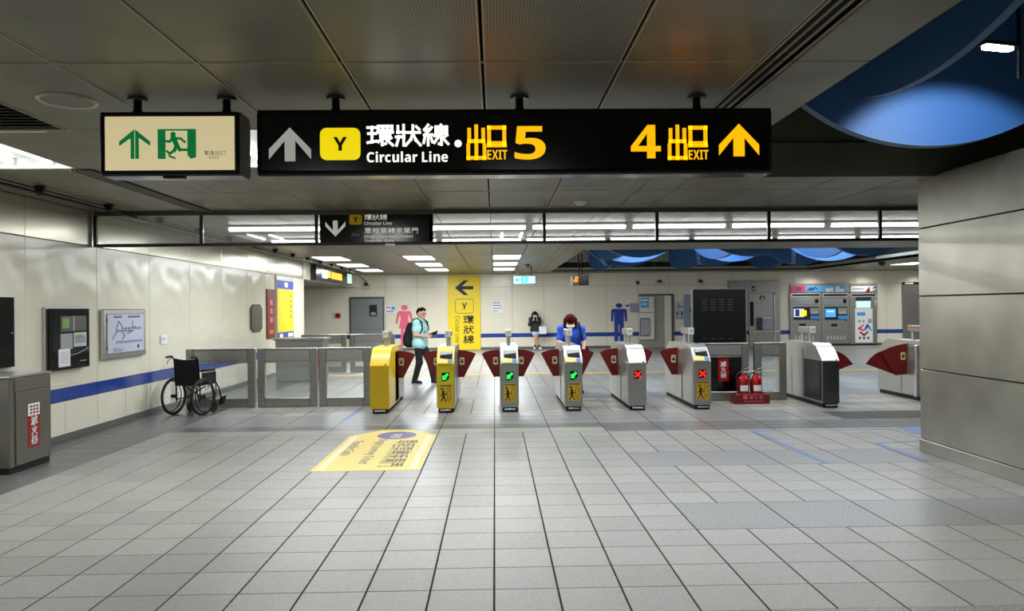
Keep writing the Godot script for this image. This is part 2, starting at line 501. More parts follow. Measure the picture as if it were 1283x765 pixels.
const E_FRONT := 3.2
const E_TUBE := 4.1
const E_FAR := 10.5
func _ready() -> void:
	rng.seed = 7
	font_b = SystemFont.new()
	font_b.font_names = PackedStringArray(["Droid Sans"])
	font_b.font_weight = 700
	font_r = SystemFont.new()
	font_r.font_names = PackedStringArray(["Droid Sans"])
	cam_basis = Basis(Vector3.UP, -deg_to_rad(1.3)) * Basis(Vector3.RIGHT, deg_to_rad(0.2)) * Basis(Vector3.BACK, -0.010)
	var cam := Camera3D.new()
	cam.name = "camera"
	cam.fov = rad_to_deg(2.0 * atan(382.5 / F))
	cam.near = 0.05
	cam.far = 200.0
	add_child(cam)
	cam.transform = Transform3D(cam_basis, Vector3(0, CH, 0))
	cam.current = true
	var we := WorldEnvironment.new()
	we.name = "environment"
	var env := Environment.new()
	env.background_mode = Environment.BG_COLOR
	env.background_color = Color(0, 0, 0)
	env.tonemap_mode = Environment.TONE_MAPPER_LINEAR
	env.tonemap_exposure = 1.0
	env.sdfgi_enabled = true
	env.ssao_enabled = true
	env.ssil_enabled = true
	we.environment = env
	add_child(we)
	make_materials()
	build_lights()
	build_floor()
	build_ceiling()
	build_walls()
	build_pillar()
	build_voids()
	build_barrier()
	build_far_wall()
	build_left_wall_things()
	build_big_signs()
	build_gates()
	build_fences()
	build_wheelchair()
	build_floor_marks()
	build_far_things()
	build_people()

const LX := [-4.486, -2.07, 0.345]
func build_lights() -> void:
	# recessed twin-tube fittings in front of the smoke barrier, over the camera and behind it
	for zc in [6.725, 0.365, -5.995]:
		for x in LX:
			var o := thing("ceiling_light", ["recessed twin tube ceiling light near the left wall", "recessed twin tube ceiling light in the gap between the two hanging signs", "recessed twin tube ceiling light hidden behind the long black sign"][LX.find(x)] if zc > 5 else "recessed twin tube ceiling light over the open floor", "light", Vector3(x, HC, -zc), 0, "recessed tube lights before the barrier" if zc > 5 else "recessed tube lights over the open floor")
			var st := S()
			for s in [-1.0, 1.0]:
				box(st, Vector3(s * 0.385, 0.05, 0), Vector3(0.02, 0.10, 1.57), 0.004)
				box(st, Vector3(0, 0.05, s * 0.776), Vector3(0.75, 0.10, 0.02), 0.004)
			box(st, Vector3(0, 0.105, 0), Vector3(0.79, 0.012, 1.57))
			mi(o, "tray", st, M.white)
			for s in [-1.0, 1.0]:
				var t := S()
				tube(t, [Vector3(s * 0.19, 0.055, -0.72), Vector3(s * 0.19, 0.055, 0.72)], 0.016, 10)
				mi(o, "tube", t, M.lamp_tube)
				var c := S()
				for e in [-1.0, 1.0]:
					box(c, Vector3(s * 0.19, 0.06, e * 0.745), Vector3(0.04, 0.06, 0.04), 0.004)
				mi(o, "lampholder", c, M.white)
				area(o, Vector3(s * 0.19, 0.034, 0), 0.04, 1.44, E_FRONT * (1.0 if zc > 5.0 else 0.5))
	# two long rows of bare tubes just behind the glass barrier
	for zc in [12.6, 15.0]:
		for k in 8:
			var x0: float = -4.39 + 1.67 * k
			var o := thing("tube_light", ("white tube light in the row next to the barrier, %s from left wall" if zc < 13 else "white tube light in the second row behind the barrier, %s from left wall") % ["first", "second", "third", "fourth", "fifth", "sixth", "seventh", "eighth"][k], "light", Vector3(x0 + 0.8, HC - 0.012, -zc), 0, "tube row nearest the glass barrier" if zc < 13 else "second tube row behind the glass barrier")
			bx(o, "batten", Vector3(0, -0.012, 0), Vector3(1.6, 0.024, 0.09), M.white, 0.004)
			for e in [-1.0, 1.0]:
				bx(o, "lampholder", Vector3(e * 0.785, -0.045, 0), Vector3(0.03, 0.06, 0.04), M.white, 0.004)
			var t := S()
			tube(t, [Vector3(-0.77, -0.062, 0), Vector3(0.77, -0.062, 0)], 0.027, 12)
			mi(o, "tube", t, M.lamp_tube)
			area(o, Vector3(0, -0.092, 0), 1.5, 0.05, E_TUBE)
	# flat diffuser panels over the far hall
	for r in [10, 12, 14]:
		for x in LX:
			var o := thing("light_panel", "flat white ceiling light panel, %s, %s" % [["first row beyond the barrier", "middle row", "row by the far wall"][(r - 10) / 2], ["nearest the left wall", "middle of its row", "nearest the blue fins"][LX.find(x)]], "light", Vector3(x, HC, -(4.34 + 1.59 * r + 0.795)), 0, "diffuser panels over the far hall")
			bx(o, "frame", Vector3(0, 0.02, 0), Vector3(0.79, 0.03, 1.57), M.white, 0.004)
			bx(o, "diffuser", Vector3(0, -0.002, 0), Vector3(0.74, 0.016, 1.5), M.lamp_panel, 0.003)
			area(o, Vector3(0, -0.013, 0), 0.74, 1.5, E_FAR * (0.6 if x < -4.0 else 1.1))
	# little downlights that wash the ticket machine wall
	for x in [13.0, 15.2, 17.4]:
		var o := thing("downlight", "small round downlight above the ticket machines", "light", Vector3(x, HC, -30.3), 0, "downlights above the ticket machines")
		var st := S()
		lathe(st, [Vector2(0.0, 0.03), Vector2(0.06, 0.03), Vector2(0.07, -0.005), Vector2(0.09, -0.01), Vector2(0.095, 0.0)], 16)
		mi(o, "trim_ring", st, M.white)
		var b := S()
		lathe(b, [Vector2(0.0, 0.0), Vector2(0.055, 0.0), Vector2(0.06, 0.01)], 16)
		mi(o, "bulb", b, M.lamp_panel)
		var l := SpotLight3D.new()
		l.name = "light"
		o.add_child(l, true)
		l.position = Vector3(0, -0.03, 0)
		l.basis = Basis.looking_at(Vector3(0, -1, -0.25).normalized(), Vector3.FORWARD)
		l.spot_angle = 62.0
		l.spot_range = 30.0
		l.light_size = 0.06
		l.light_energy = 1.6
		l.shadow_enabled = true
	# broad panels over the far right of the hall
	for x in [14.5, 17.5]:
		for zc in [14.0, 20.0, 26.0]:
			var o := thing("light_panel", "flat white diffuser light panel over the right hall", "light", Vector3(x, HC, -zc), 0, "diffuser panels over the right hall")
			bx(o, "frame", Vector3(0, 0.02, 0), Vector3(0.79, 0.03, 1.57), M.white, 0.004)
			bx(o, "diffuser", Vector3(0, -0.002, 0), Vector3(0.74, 0.016, 1.5), M.lamp_panel, 0.003)
			area(o, Vector3(0, -0.013, 0), 0.74, 1.5, E_FAR)

func build_floor() -> void:
	var fl := struct("floor")
	bx(fl, "slab", Vector3(3.5, -0.104, 11.0 - 25.0 - 3.0), Vector3(33.6, 0.2, 56.0), M.joint)
	var one := S()
	box(one, Vector3(0, -0.011, 0), Vector3(T - 0.012, 0.022, T - 0.007), 0.0015)
	var two := S()
	box(two, Vector3(0, -0.011, 0), Vector3(2 * T - 0.012, 0.022, T - 0.007), 0.0015)
	var slab2 := S()
	box(slab2, Vector3(0, -0.011, 0), Vector3(2 * T - 0.012, 0.022, 2 * T - 0.007), 0.0015)
	var mesh_one := one.commit()
	var mesh_two := two.commit()
	var mesh_slab := slab2.commit()
	var rest := {}
	var count := 0
	for n in range(-33, 70):
		var i := -34
		while i < 52:
			var x0 := -0.02 + T * i
			var z0 := 4.544 + T * n
			var wide := 1
			var deep := 1
			var m: Material = M["tile_%d" % posmod(i * 7 + n * 13 + (i * n) % 5, 4)]
			var ph := ((n % 6) + 6) % 6
			var name_ := "tile"
			if i < -12:
				m = M.granite_dark
				wide = 2 if i % 2 == 0 else 1
			elif n == 16 or n == 15:
				m = M.granite_dark if n == 16 else m
				if n == 15 and i >= 4: m = M.granite_dark
				wide = 2
			elif n in [17, 18, 19] or n in range(25, 31):
				m = M.granite
				wide = 2
			elif i >= 4 and n < 15 and (ph == 3 or ph == 4):
				if ph == 4:
					i += 2
					continue
				m = M.granite
				wide = 2
				deep = 2
				name_ = "slab_tile"
			if wide == 2 and i % 2 != 0 and i >= -12:
				wide = 1
			var c := Vector3(x0 + wide * T / 2, 0, -(z0 + deep * T / 2))
			var sz := Vector3(wide * T - 0.012, 0.022, deep * T - 0.007)
			var half := z0 * 0.70 + 0.5
			if count < 296 and z0 > 3.7 and c.x > maxf(-half, XW) and c.x < minf(half, 4.9) and z0 < 12.0:
				var o := mi(fl, name_, mesh_slab if deep == 2 else (mesh_two if wide == 2 else mesh_one), m, c)
				o.name = name_ if count == 0 else o.name
				count += 1
			else:
				var key: String = m.resource_name
				if not rest.has(key):
					rest[key] = S()
				box(rest[key], c + Vector3(0, -0.011, 0), sz)
			i += wide
	for key in rest:
		var o := mi(fl, "far_tiles", rest[key], M[key])
		o.set_meta("kind", "stuff")
	# raised guide strip across the far hall
	bx(fl, "guide_strip", Vector3(3, 0.002, -19.4), Vector3(17, 0.006, 0.3), M.tactile, 0.002)

var ceil_node: Node3D
func build_ceiling() -> void:
	var ce := struct("ceiling")
	ceil_node = ce
	# structural slab above the panels, left open over the two raised bays
	for q in [[-13.0, 2.2, -11.0, 31.6], [2.2, 20.0, 8.3, 18.6], [2.2, 20.0, 29.0, 31.6], [12.1, 20.0, 18.6, 29.0], [9.0, 20.0, -11.0, 8.3], [2.2, 9.0, -11.0, 1.5]]:
		bx(ce, "slab", Vector3((q[0] + q[1]) / 2, HC + 0.22, -(q[2] + q[3]) / 2), Vector3(q[1] - q[0], 0.2, q[3] - q[2]), M.ceiling_back)
	var cols := []
	for k in range(-7, 2):
		cols.append([-0.058 + 0.805 * k, -0.058 + 0.805 * (k + 1)])
	cols[0][0] = XW
	cols.append([1.552, 1.75])
	cols.append([1.75, 2.2])
	for k in 22:
		cols.append([2.2 + 0.805 * k, 2.2 + 0.805 * (k + 1)])
	var cache := {}
	var rest := S()
	for r in range(-9, 17):
		var z0 := 4.34 + 1.59 * r
		var z1 := minf(z0 + 1.59, ZF)
		for ci in cols.size():
			var x0: float = cols[ci][0]
			var x1: float = cols[ci][1]
			var xm := (x0 + x1) / 2
			var zm := (z0 + z1) / 2
			var a := z0
			var b := z1
			if x0 > 2.1:
				# the two raised bays
				if x0 < 9.0 and z0 < 8.3:
					if r == 2:
						a = 8.3
					elif z1 > 1.6:
						continue
				if x0 < 12.0 and zm > 18.6 and zm < 29.0:
					continue
				if x0 < 12.0 and r == 8:
					b = minf(b, 18.6)
			var lit := false
			for lx in LX:
				if absf(xm - lx) < 0.1 and (r in [1, -3, -7, 10, 12, 14]):
					lit = true
			if lit:
				continue
			if ci == 9 and r in [-1, 0]:
				continue
			if r == 0 and absf(xm + 3.68) < 0.1:
				b = 4.9
			var sz := Vector3(x1 - x0 - 0.014, 0.03, b - a - 0.010)
			var c := Vector3(xm, HC + 0.015, -(a + b) / 2)
			if r < -1 or x0 > 9.5 or r > 13:
				box(rest, c, sz, 0.004)
				continue
			var key := "%.2f %.2f" % [sz.x, sz.z]
			if not cache.has(key):
				var st := S()
				box(st, Vector3.ZERO, sz, 0.006)
				cache[key] = st.commit()
			mi(ce, "panel", cache[key], M.ceiling_perforated if (ci in [6, 7] and r < 1) else M.ceiling_panel, c)
	var ro := mi(ce, "far_panels", rest, M.ceiling_panel)
	ro.set_meta("kind", "stuff")
	# pale joint trims on both sides of the panel gaps
	for k in range(-6, 3):
		for s in [-1.0, 1.0]:
			bx(ce, "joint_trim", Vector3(-0.058 + 0.805 * k + s * 0.014, HC - 0.0005, -(2.75 + 10.7) / 2), Vector3(0.006, 0.005, 7.94), M.joint_trim)
	for r in [0, 1, 2, 3]:
		for s in [-1.0, 1.0]:
			bx(ce, "joint_trim", Vector3((XW + 1.55) / 2, HC - 0.0005, -(4.34 + 1.59 * r) + s * 0.012), Vector3(1.55 - XW, 0.005, 0.005), M.joint_trim)
	# slot diffuser beside the right edge
	for r in [-1, 0]:
		var za = 4.34 + 1.59 * r + 0.006
		var o := thing("air_diffuser", ["black slotted linear air diffuser beside the blue ceiling bay, over the open floor", "black slotted linear air diffuser ending behind the long black sign"][r + 1], "air vent", Vector3(1.65, HC, -(za + 0.79)), 0, "slotted diffusers beside the blue bay")
		bx(o, "plenum", Vector3(0, 0.05, 0), Vector3(0.19, 0.02, 1.575), M.slot_black)
		for k in 4:
			bx(o, "slat", Vector3(-0.085 + k * 0.0567, 0.005, 0), Vector3(0.020, 0.008, 1.575), M.ceiling_panel, 0.002)
	# left slot diffuser running back to the barrier
	var ld := thing("air_diffuser", "narrow slotted air diffuser along the ceiling by the left wall", "air vent", Vector3(-4.06, HC - 0.002, -9.11))
	bx(ld, "plenum", Vector3(0, -0.006, 0), Vector3(0.20, 0.012, 3.15), M.slot_black)
	for k in 5:
		bx(ld, "slat", Vector3(-0.09 + k * 0.045, -0.012, 0), Vector3(0.014, 0.014, 3.15), M.ceiling_panel, 0.003)
	# return grille
	var rg := thing("return_grille", "black louvred return air grille beside the round speaker", "air vent", Vector3(-3.68, HC, -5.41))
	bx(rg, "duct", Vector3(0, 0.09, 0), Vector3(0.78, 0.03, 1.0), M.slot_black)
	var fr := S()
	for s in [-1.0, 1.0]:
		box(fr, Vector3(s * 0.385, 0.02, 0), Vector3(0.03, 0.05, 1.02), 0.004)
		box(fr, Vector3(0, 0.02, s * 0.5), Vector3(0.76, 0.05, 0.03), 0.004)
	mi(rg, "frame", fr, M.ceiling_panel)
	for k in 11:
		var st := S()
		box(st, Vector3.ZERO, Vector3(0.74, 0.006, 0.06), 0.001, Basis(Vector3.RIGHT, 0.7))
		mi(rg, "slat", st, M.frame_grey, Vector3(0, 0.02, -0.43 + k * 0.086))
	bx(rg, "label_plate", Vector3(0.0, -0.002, -0.56), Vector3(0.42, 0.004, 0.05), M.plastic_pale)
	# round speaker
	var sp := thing("ceiling_speaker", "round flush speaker grille in the dark ceiling panel", "speaker", on_y(85, 126, HC))
	var ring := S()
	lathe(ring, [Vector2(0.150, 0.0), Vector2(0.170, -0.012), Vector2(0.178, -0.014), Vector2(0.186, -0.004), Vector2(0.187, 0.0)], 32)
	mi(sp, "rim", ring, M.joint_trim)
	var gr := S()
	lathe(gr, [Vector2(0.0, -0.006), Vector2(0.170, -0.006), Vector2(0.170, 0)], 32)
	mi(sp, "grille", gr, M.ceiling_panel)
	# smoke detector by the barrier
	var sm := thing("smoke_detector", "small round smoke detector on the ceiling before the glass barrier", "detector", on_y(727, 252, HC))
	var d := S()
	lathe(d, [Vector2(0.0, -0.05), Vector2(0.05, -0.048), Vector2(0.06, -0.03), Vector2(0.085, -0.02), Vector2(0.09, 0.0)], 20)
	mi(sm, "body", d, M.plastic_pale)
	# cable pipe run along the left, broken where the barrier stands
	for q in [[6.0, 10.75, "thin black pipe under the ceiling by the left wall, before the barrier"], [10.85, 26.6, "thin black pipe under the ceiling by the left wall, beyond the barrier"]]:
		var pr := thing("pipe_run", q[2], "pipe", Vector3(-5.0, 3.0, -q[0]), 0, "pipes along the left wall")
		var n: float = -(q[1] - q[0])
		var p1 := S()
		var way := [Vector3(0, 0, 0), Vector3(0, 0, n)]
		if q[1] > 20.0:
			way += [Vector3(0.0, -0.02, n - 1.0), Vector3(0.15, -0.25, n - 2.0), Vector3(0.1, -0.4, n - 3.0)]
		tube(p1, way, 0.016, 8)
		mi(pr, "pipe", p1, M.black_matte)
		var p2 := S()
		tube(p2, [Vector3(-0.07, 0.06, 0), Vector3(-0.07, 0.06, n)], 0.008, 6)
		mi(pr, "cable", p2, M.black_matte)
		for k in 14:
			var hz: float = -(7.0 + k * 1.5) + q[0]
			if hz > -0.05 or hz < n + 0.05:
				continue
			var st := S()
			prism(st, [Vector2(-0.06, 0.085), Vector2(0.06, 0.085), Vector2(0.02, -0.02), Vector2(-0.02, -0.02)], -0.02, 0.02)
			mi(pr, "hanger", st, M.black_matte, Vector3(-0.02, 0, hz))

func build_walls() -> void:
	var wl := struct("wall_left")
	bx(wl, "core", Vector3(XW - 0.145, 1.6, 5.5 - 11.25), Vector3(0.25, 3.2, 33.5), M.wall_gap)
	var pm := {}
	var half := 1.64 / 2
	for k in range(-13, 8):
		var za := 10.9 + 1.64 * k
		var zb := minf(za + 1.64, 22.5)
		for q in [[0.09, 0.515, M.wall_enamel, "lower_panel"], [0.52, 0.69, M.stripe_blue, "stripe_panel"], [0.695, 2.6, M.wall_enamel, "panel"], [2.61, 3.085, M.wall_upper, "upper_panel"]]:
			var parts := 2 if q[3] == "lower_panel" else 1
			for j in parts:
				var a := za + (zb - za) * j / parts
				var b := za + (zb - za) * (j + 1) / parts
				bx(wl, q[3], Vector3(XW - 0.01, (q[0] + q[1]) / 2, -(a + b) / 2), Vector3(0.02, q[1] - q[0], b - a - 0.008), q[2], 0.003)
	bx(wl, "skirting", Vector3(XW - 0.012, 0.043, 5.5 - 11.25), Vector3(0.03, 0.086, 33.5), M.granite_dark, 0.003)
	bx(wl, "end_cap", Vector3(XW - 0.125, 1.55, -22.51), Vector3(0.29, 3.08, 0.02), M.wall_far)
	bx(wl, "lintel", Vector3(XW - 0.13, 2.845, -26.76), Vector3(0.26, 0.49, 8.48), M.wall_far, 0.004)
	bx(wl, "corridor_soffit", Vector3(-9.1, 2.66, -26.76), Vector3(6.6, 0.12, 8.48), M.plain_wall)
	bx(wl, "access_frame", on_x(85, 480, XW) + Vector3(0.003, 0, 0), Vector3(0.006, 0.02, 0.6), M.wall_enamel)
	# walls that only close the room
	var wb := struct("wall_back")
	bx(wb, "panel", Vector3(3.5, 1.6, 11.1), Vector3(33.4, 3.2, 0.2), M.plain_wall)
	var wr := struct("wall_right")
	bx(wr, "panel", Vector3(20.1, 1.6, -10.0), Vector3(0.2, 3.2, 42.4), M.plain_wall)
	var wc := struct("wall_corridor")
	bx(wc, "panel", Vector3(-12.4, 1.6, -26.7), Vector3(0.2, 3.2, 9.0), M.plain_wall)
	bx(wc, "front_panel", Vector3(-9.2, 1.6, -22.4), Vector3(6.5, 3.2, 0.2), M.plain_wall)

func build_pillar() -> void:
	var x0 := 4.86
	var z1 := 8.58
	var z0 := 3.2
	var p := thing("steel_pillar", "broad brushed stainless steel clad pillar standing by the wide gate", "pillar", Vector3(x0 + 0.8, 0, -(z0 + z1) / 2))
	bx(p, "core", Vector3(0, 1.55, 0), Vector3(1.56, 3.1, z1 - z0 - 0.04), M.slot_black)
	var hs := [0.14, 0.94, 1.77, 2.54, 3.11]
	for k in 4:
		var hm: float = (hs[k] + hs[k + 1]) / 2
		var hh: float = hs[k + 1] - hs[k] - 0.012
		bx(p, "side_panel", Vector3(-0.79, hm, 0), Vector3(0.02, hh, z1 - z0), M.steel_pillar, 0.004)
		bx(p, "far_panel", Vector3(0.01, hm, -(z1 - z0) / 2 + 0.01), Vector3(1.58, hh, 0.02), M.steel_pillar, 0.004)
		bx(p, "near_panel", Vector3(0.01, hm, (z1 - z0) / 2 - 0.01), Vector3(1.58, hh, 0.02), M.steel_pillar, 0.004)
	bx(p, "plinth", Vector3(0, 0.07, 0), Vector3(1.62, 0.14, z1 - z0 + 0.02), M.steel_pillar, 0.004)

func fin(at: Vector3, turn: float, chord: float, sag: float, top: float, label: String, group: String, thick := 0.11) -> void:
	var o := thing("ceiling_fin", label, "ceiling fin", at, turn, group)
	var r := (chord * chord / 4 + sag * sag) / (2 * sag)
	var a := asin(minf(1.0, chord / 2 / r))
	var pts := []
	var arc := []
	for i in 33:
		var t := -a + 2 * a * i / 32
		pts.append(Vector2(r * sin(t), r - r * cos(t)))
		arc.append(pts[-1])
	pts.append(Vector2(chord / 2, top))
	pts.append(Vector2(-chord / 2, top))
	plate(o, "panel", pts, -thick / 2, thick / 2, M.fin_blue)
	var st := S()
	for i in 32:
		var p: Vector2 = arc[i]
		var q: Vector2 = arc[i + 1]
		var n := -(Vector2(0, r) - (p + q) / 2).normalized()
		prism(st, [p, q, q + n * 0.006, p + n * 0.006], -thick / 2 - 0.004, thick / 2 + 0.004)
	mi(o, "edge_band", st, M.fin_edge)

func build_voids() -> void:
	var ce := ceil_node
	# raised bay over the pillar
	bx(ce, "bay_top", Vector3(5.6, 4.75, -4.9), Vector3(7.0, 0.1, 7.0), M.ceiling_panel)
	bx(ce, "bay_side", Vector3(2.16, 3.95, -4.9), Vector3(0.08, 1.66, 7.0), M.ceiling_panel)
	bx(ce, "bay_side", Vector3(9.04, 3.95, -4.9), Vector3(0.08, 1.66, 7.0), M.ceiling_panel)
	bx(ce, "bay_side", Vector3(5.6, 3.95, -1.46), Vector3(6.9, 1.66, 0.08), M.ceiling_panel)
	bx(ce, "fascia", Vector3(4.3, 3.27, -8.26), Vector3(4.2, 0.38, 0.10), M.ceiling_panel, 0.004)
	bx(ce, "fascia", Vector3(4.3, 4.12, -8.30), Vector3(4.2, 1.30, 0.10), M.ceiling_panel)
	bx(ce, "fascia", Vector3(6.6, 3.27, -8.34), Vector3(0.34, 0.38, 0.10), M.ceiling_panel, 0.004)
	bx(ce, "fascia", Vector3(7.7, 3.9, -8.40), Vector3(2.6, 1.66, 0.06), M.ceiling_panel)
	# the fins of that bay
	fin(Vector3(3.95, 3.10, -6.75), -0.10, 3.1, 0.95, 1.5, "big lit blue arched ceiling fin above the steel pillar", "")
	fin(Vector3(2.90, 3.20, -4.95), PI / 2 - 0.06, 2.7, 0.24, 1.4, "dark blue arched ceiling fin crossing before the lit one", "", 0.05)
	var p := on_z(1250, 62, 5.5)
	var o := thing("spot_lamp", "bright slim white lamp mounted between the near blue fins", "light", p, 0.25)
	bx(o, "housing", Vector3(0, 0.035, 0), Vector3(0.30, 0.03, 0.09), M.frame_dark, 0.006)
	var st := S()
	prism(st, rrect(0.26, 0.07, 0.03), 0, 0.02, Transform3D(Basis(Vector3.RIGHT, -PI / 2), Vector3(0, 0.0, 0)))
	mi(o, "bulb", st, M.lamp_spot)
	bx(o, "arm", Vector3(0.2, 0.3, 0), Vector3(0.02, 1.0, 0.02), M.frame_dark)
	var l := SpotLight3D.new()
	l.name = "light"
	o.add_child(l, true)
	l.position = Vector3(0, -0.01, 0)
	l.basis = Basis.looking_at(Vector3(0.58, -1.05, -1.2).normalized())
	l.spot_angle = 46.0
	l.spot_angle_attenuation = 0.4
	l.spot_range = 20.0
	l.light_size = 0.05
	l.light_energy = 4.6
	l.light_color = Color(0.85, 0.93, 1.0)
	l.shadow_enabled = true
	# unseen lamp added in this bay to brighten the open floor on the right
	var o3 := thing("spot_lamp", "slim unseen lamp added in the near bay to brighten the open floor", "light", Vector3(3.9, 3.75, -2.6))
	bx(o3, "housing", Vector3(0, 0.035, 0), Vector3(0.30, 0.03, 0.09), M.frame_dark, 0.006)
	bx(o3, "bulb", Vector3(0, 0.01, 0), Vector3(0.26, 0.02, 0.07), M.lamp_spot, 0.006)
	bx(o3, "arm", Vector3(0.1, 0.5, 0), Vector3(0.02, 0.9, 0.02), M.frame_dark)
	var l3 := SpotLight3D.new()
	l3.name = "light"
	o3.add_child(l3, true)
	l3.position = Vector3(0, -0.02, 0)
	l3.basis = Basis.looking_at(Vector3(0.0, -1, -0.5).normalized())
	l3.spot_angle = 58.0
	l3.spot_angle_attenuation = 0.9
	l3.spot_range = 20.0
	l3.light_size = 0.1
	l3.light_energy = 13.0
	l3.light_color = Color(0.97, 0.99, 1.0)
	l3.shadow_enabled = true
	# the far raised bay
	bx(ce, "bay_top", Vector3(7.15, 5.3, -23.8), Vector3(10.1, 0.1, 10.6), M.ceiling_panel)
	bx(ce, "bay_side", Vector3(2.16, 4.2, -23.8), Vector3(0.08, 2.16, 10.6), M.ceiling_panel)
	bx(ce, "bay_side", Vector3(12.14, 4.2, -23.8), Vector3(0.08, 2.16, 10.6), M.plain_wall)
	bx(ce, "bay_side", Vector3(7.15, 4.2, -29.04), Vector3(9.9, 2.16, 0.08), M.plain_wall)
	bx(ce, "bay_side", Vector3(7.15, 4.2, -18.56), Vector3(9.9, 2.16, 0.08), M.ceiling_panel)
	for r in 3:
		var z: float = [20.4, 23.4, 26.6][r]
		for k in 3:
			var x: float = 3.9 + 3.1 * k + 0.35 * r
			if x > 11.2:
				continue
			fin(Vector3(x, 3.02 + 0.04 * r, -z), 0.16 if (k + r) % 2 == 0 else -0.16, 3.0, 0.75, 1.7, "blue arched fin of the far bay facing the gates, %s row, %s" % [["first", "middle", "rear"][r], ["by the light panels", "middle of its row", "by the ticket machines"][k]], "blue fins of the far bay facing the gates")
		for k in 3:
			var x: float = 2.9 + 3.1 * k + 0.3 * r
			fin(Vector3(x + 0.5, 3.06, -(z + 1.5)), PI / 2 + (0.35 if r % 2 == 0 else -0.35), 2.7, 0.6, 1.7, "blue arched fin of the far bay set crosswise, %s row, %s" % [["first", "middle", "rear"][r], ["by the light panels", "middle of its row", "by the ticket machines"][k]], "blue crosswise fins of the far bay")
	for k in 3:  # unseen lamps added to brighten the fins and the far wall
		var o2 := thing("added_bay_lamp", "small unseen lamp added to light the far blue fins", "light", Vector3(4.2 + 3.1 * k, 3.9, -22.0), 0, "added lamps among the far fins")
		bx(o2, "housing", Vector3(0, 0.06, 0), Vector3(0.16, 0.05, 0.16), M.frame_dark, 0.006)
		bx(o2, "bulb", Vector3(0, 0.02, 0), Vector3(0.12, 0.03, 0.12), M.lamp_panel, 0.006)
		var ol := OmniLight3D.new()
		ol.name = "light"
		o2.add_child(ol, true)
		ol.position = Vector3(0, -0.03, 0)
		ol.light_energy = 8.0
		ol.light_size = 0.06
		ol.omni_range = 30.0
		ol.light_color = Color(0.88, 0.95, 1.0)
		ol.shadow_enabled = true

const ZB := 10.8
func build_barrier() -> void:
	var o := thing("smoke_barrier", "dark framed glass smoke barrier hanging across the ceiling", "glass barrier", Vector3(0.9, 2.6, -ZB))
	var x0 := XW + 0.02
	var x1 := 8.95
	bx(o, "top_rail", Vector3((x0 + x1) / 2 - 0.9, HC - 2.6 - 0.032, 0), Vector3(x1 - x0, 0.06, 0.06), M.frame_grey, 0.004)
	bx(o, "bottom_rail", Vector3((x0 + x1) / 2 - 0.9, 0.015, 0), Vector3(x1 - x0, 0.045, 0.06), M.frame_dark, 0.004)
	for k in 10:
		var x := -5.74 + 1.614 * k
		if k == 0:
			x = x0 + 0.02
		bx(o, "post", Vector3(x - 0.9, 0.235, 0), Vector3(0.045, 0.40, 0.05), M.frame_dark, 0.003)
		if k < 9 and k != 2:
			var xn := -5.74 + 1.614 * (k + 1)
			bx(o, "pane", Vector3((x + xn) / 2 - 0.9, 0.235, 0), Vector3(xn - x - 0.05, 0.40, 0.008), M.glass_hazy)
	# sign board filling one bay of the barrier
	var a := on_z(401, 267, ZB)
	var b := on_z(543, 304, ZB)
	var c := (a + b) / 2
	var s := thing("gate_sign", "black board set in the glass barrier with white down arrow and two-line text", "sign", Vector3(c.x, c.y, -ZB))
	bx(s, "board", Vector3.ZERO, Vector3(b.x - a.x, 0.425, 0.05), M.sign_black, 0.003)
	var k := (b.x - a.x) / 142.0
	var L := func(px: float, py: float) -> Vector3: return Vector3((px - 472) * k, (285.5 - py) * k, 0.026)
	var p: Vector3 = L.call(420.5, 286)
	plate(s, "arrow", arrow_up(25 * k, 20 * k, 6 * k, Vector2(p.x, p.y), PI), 0.024, 0.03, M.sign_white_dim)
	p = L.call(446, 275)
	plate(s, "line_badge", rrect(16 * k, 12.5 * k, 2.5 * k, Vector2(p.x, p.y)), 0.024, 0.029, M.yellow)
	text(s, "lettering", "Y", p + Vector3(0, 0, 0.004), 6 * k, 7 * k, M.print_black)
	p = L.call(446, 294.5)
	plate(s, "ticket_badge", circle(1.0, 24, Vector2(p.x, p.y), 7 * k, 5 * k), 0.024, 0.029, M.navy)
	glyphs(s, "單程票", p + Vector3(-5.0 * k, -1.2 * k, 0.004), 3 * k, 3 * k, Vector2(3.5 * k, 0), M.grey_print, 0.1)
	glyphs(s, "環狀線", L.call(457, 275.5), 8.6 * k, 6.6 * k, Vector2(9.8 * k, 0), M.sign_white_dim, 0.12)
	text(s, "lettering", "Circular Line", L.call(474, 279.6), 35 * k, 4.4 * k, M.sign_white_dim)
	glyphs(s, "單程票轉乘閘門", L.call(457, 292.5), 8.6 * k, 6.6 * k, Vector2(9.8 * k, 0), M.sign_white_dim, 0.11)
	text(s, "lettering", "Single-Journey Ticket", L.call(487, 296.8), 61 * k, 4.8 * k, M.sign_white_dim)
	text(s, "lettering", "Transfer Gate", L.call(475.5, 301.8), 37 * k, 4.0 * k, M.sign_white_dim)
	bx(s, "rail_clip", L.call(489, 307) + Vector3(0, 0, 0.01), Vector3(12 * k, 3 * k, 0.02), M.white, 0.002)

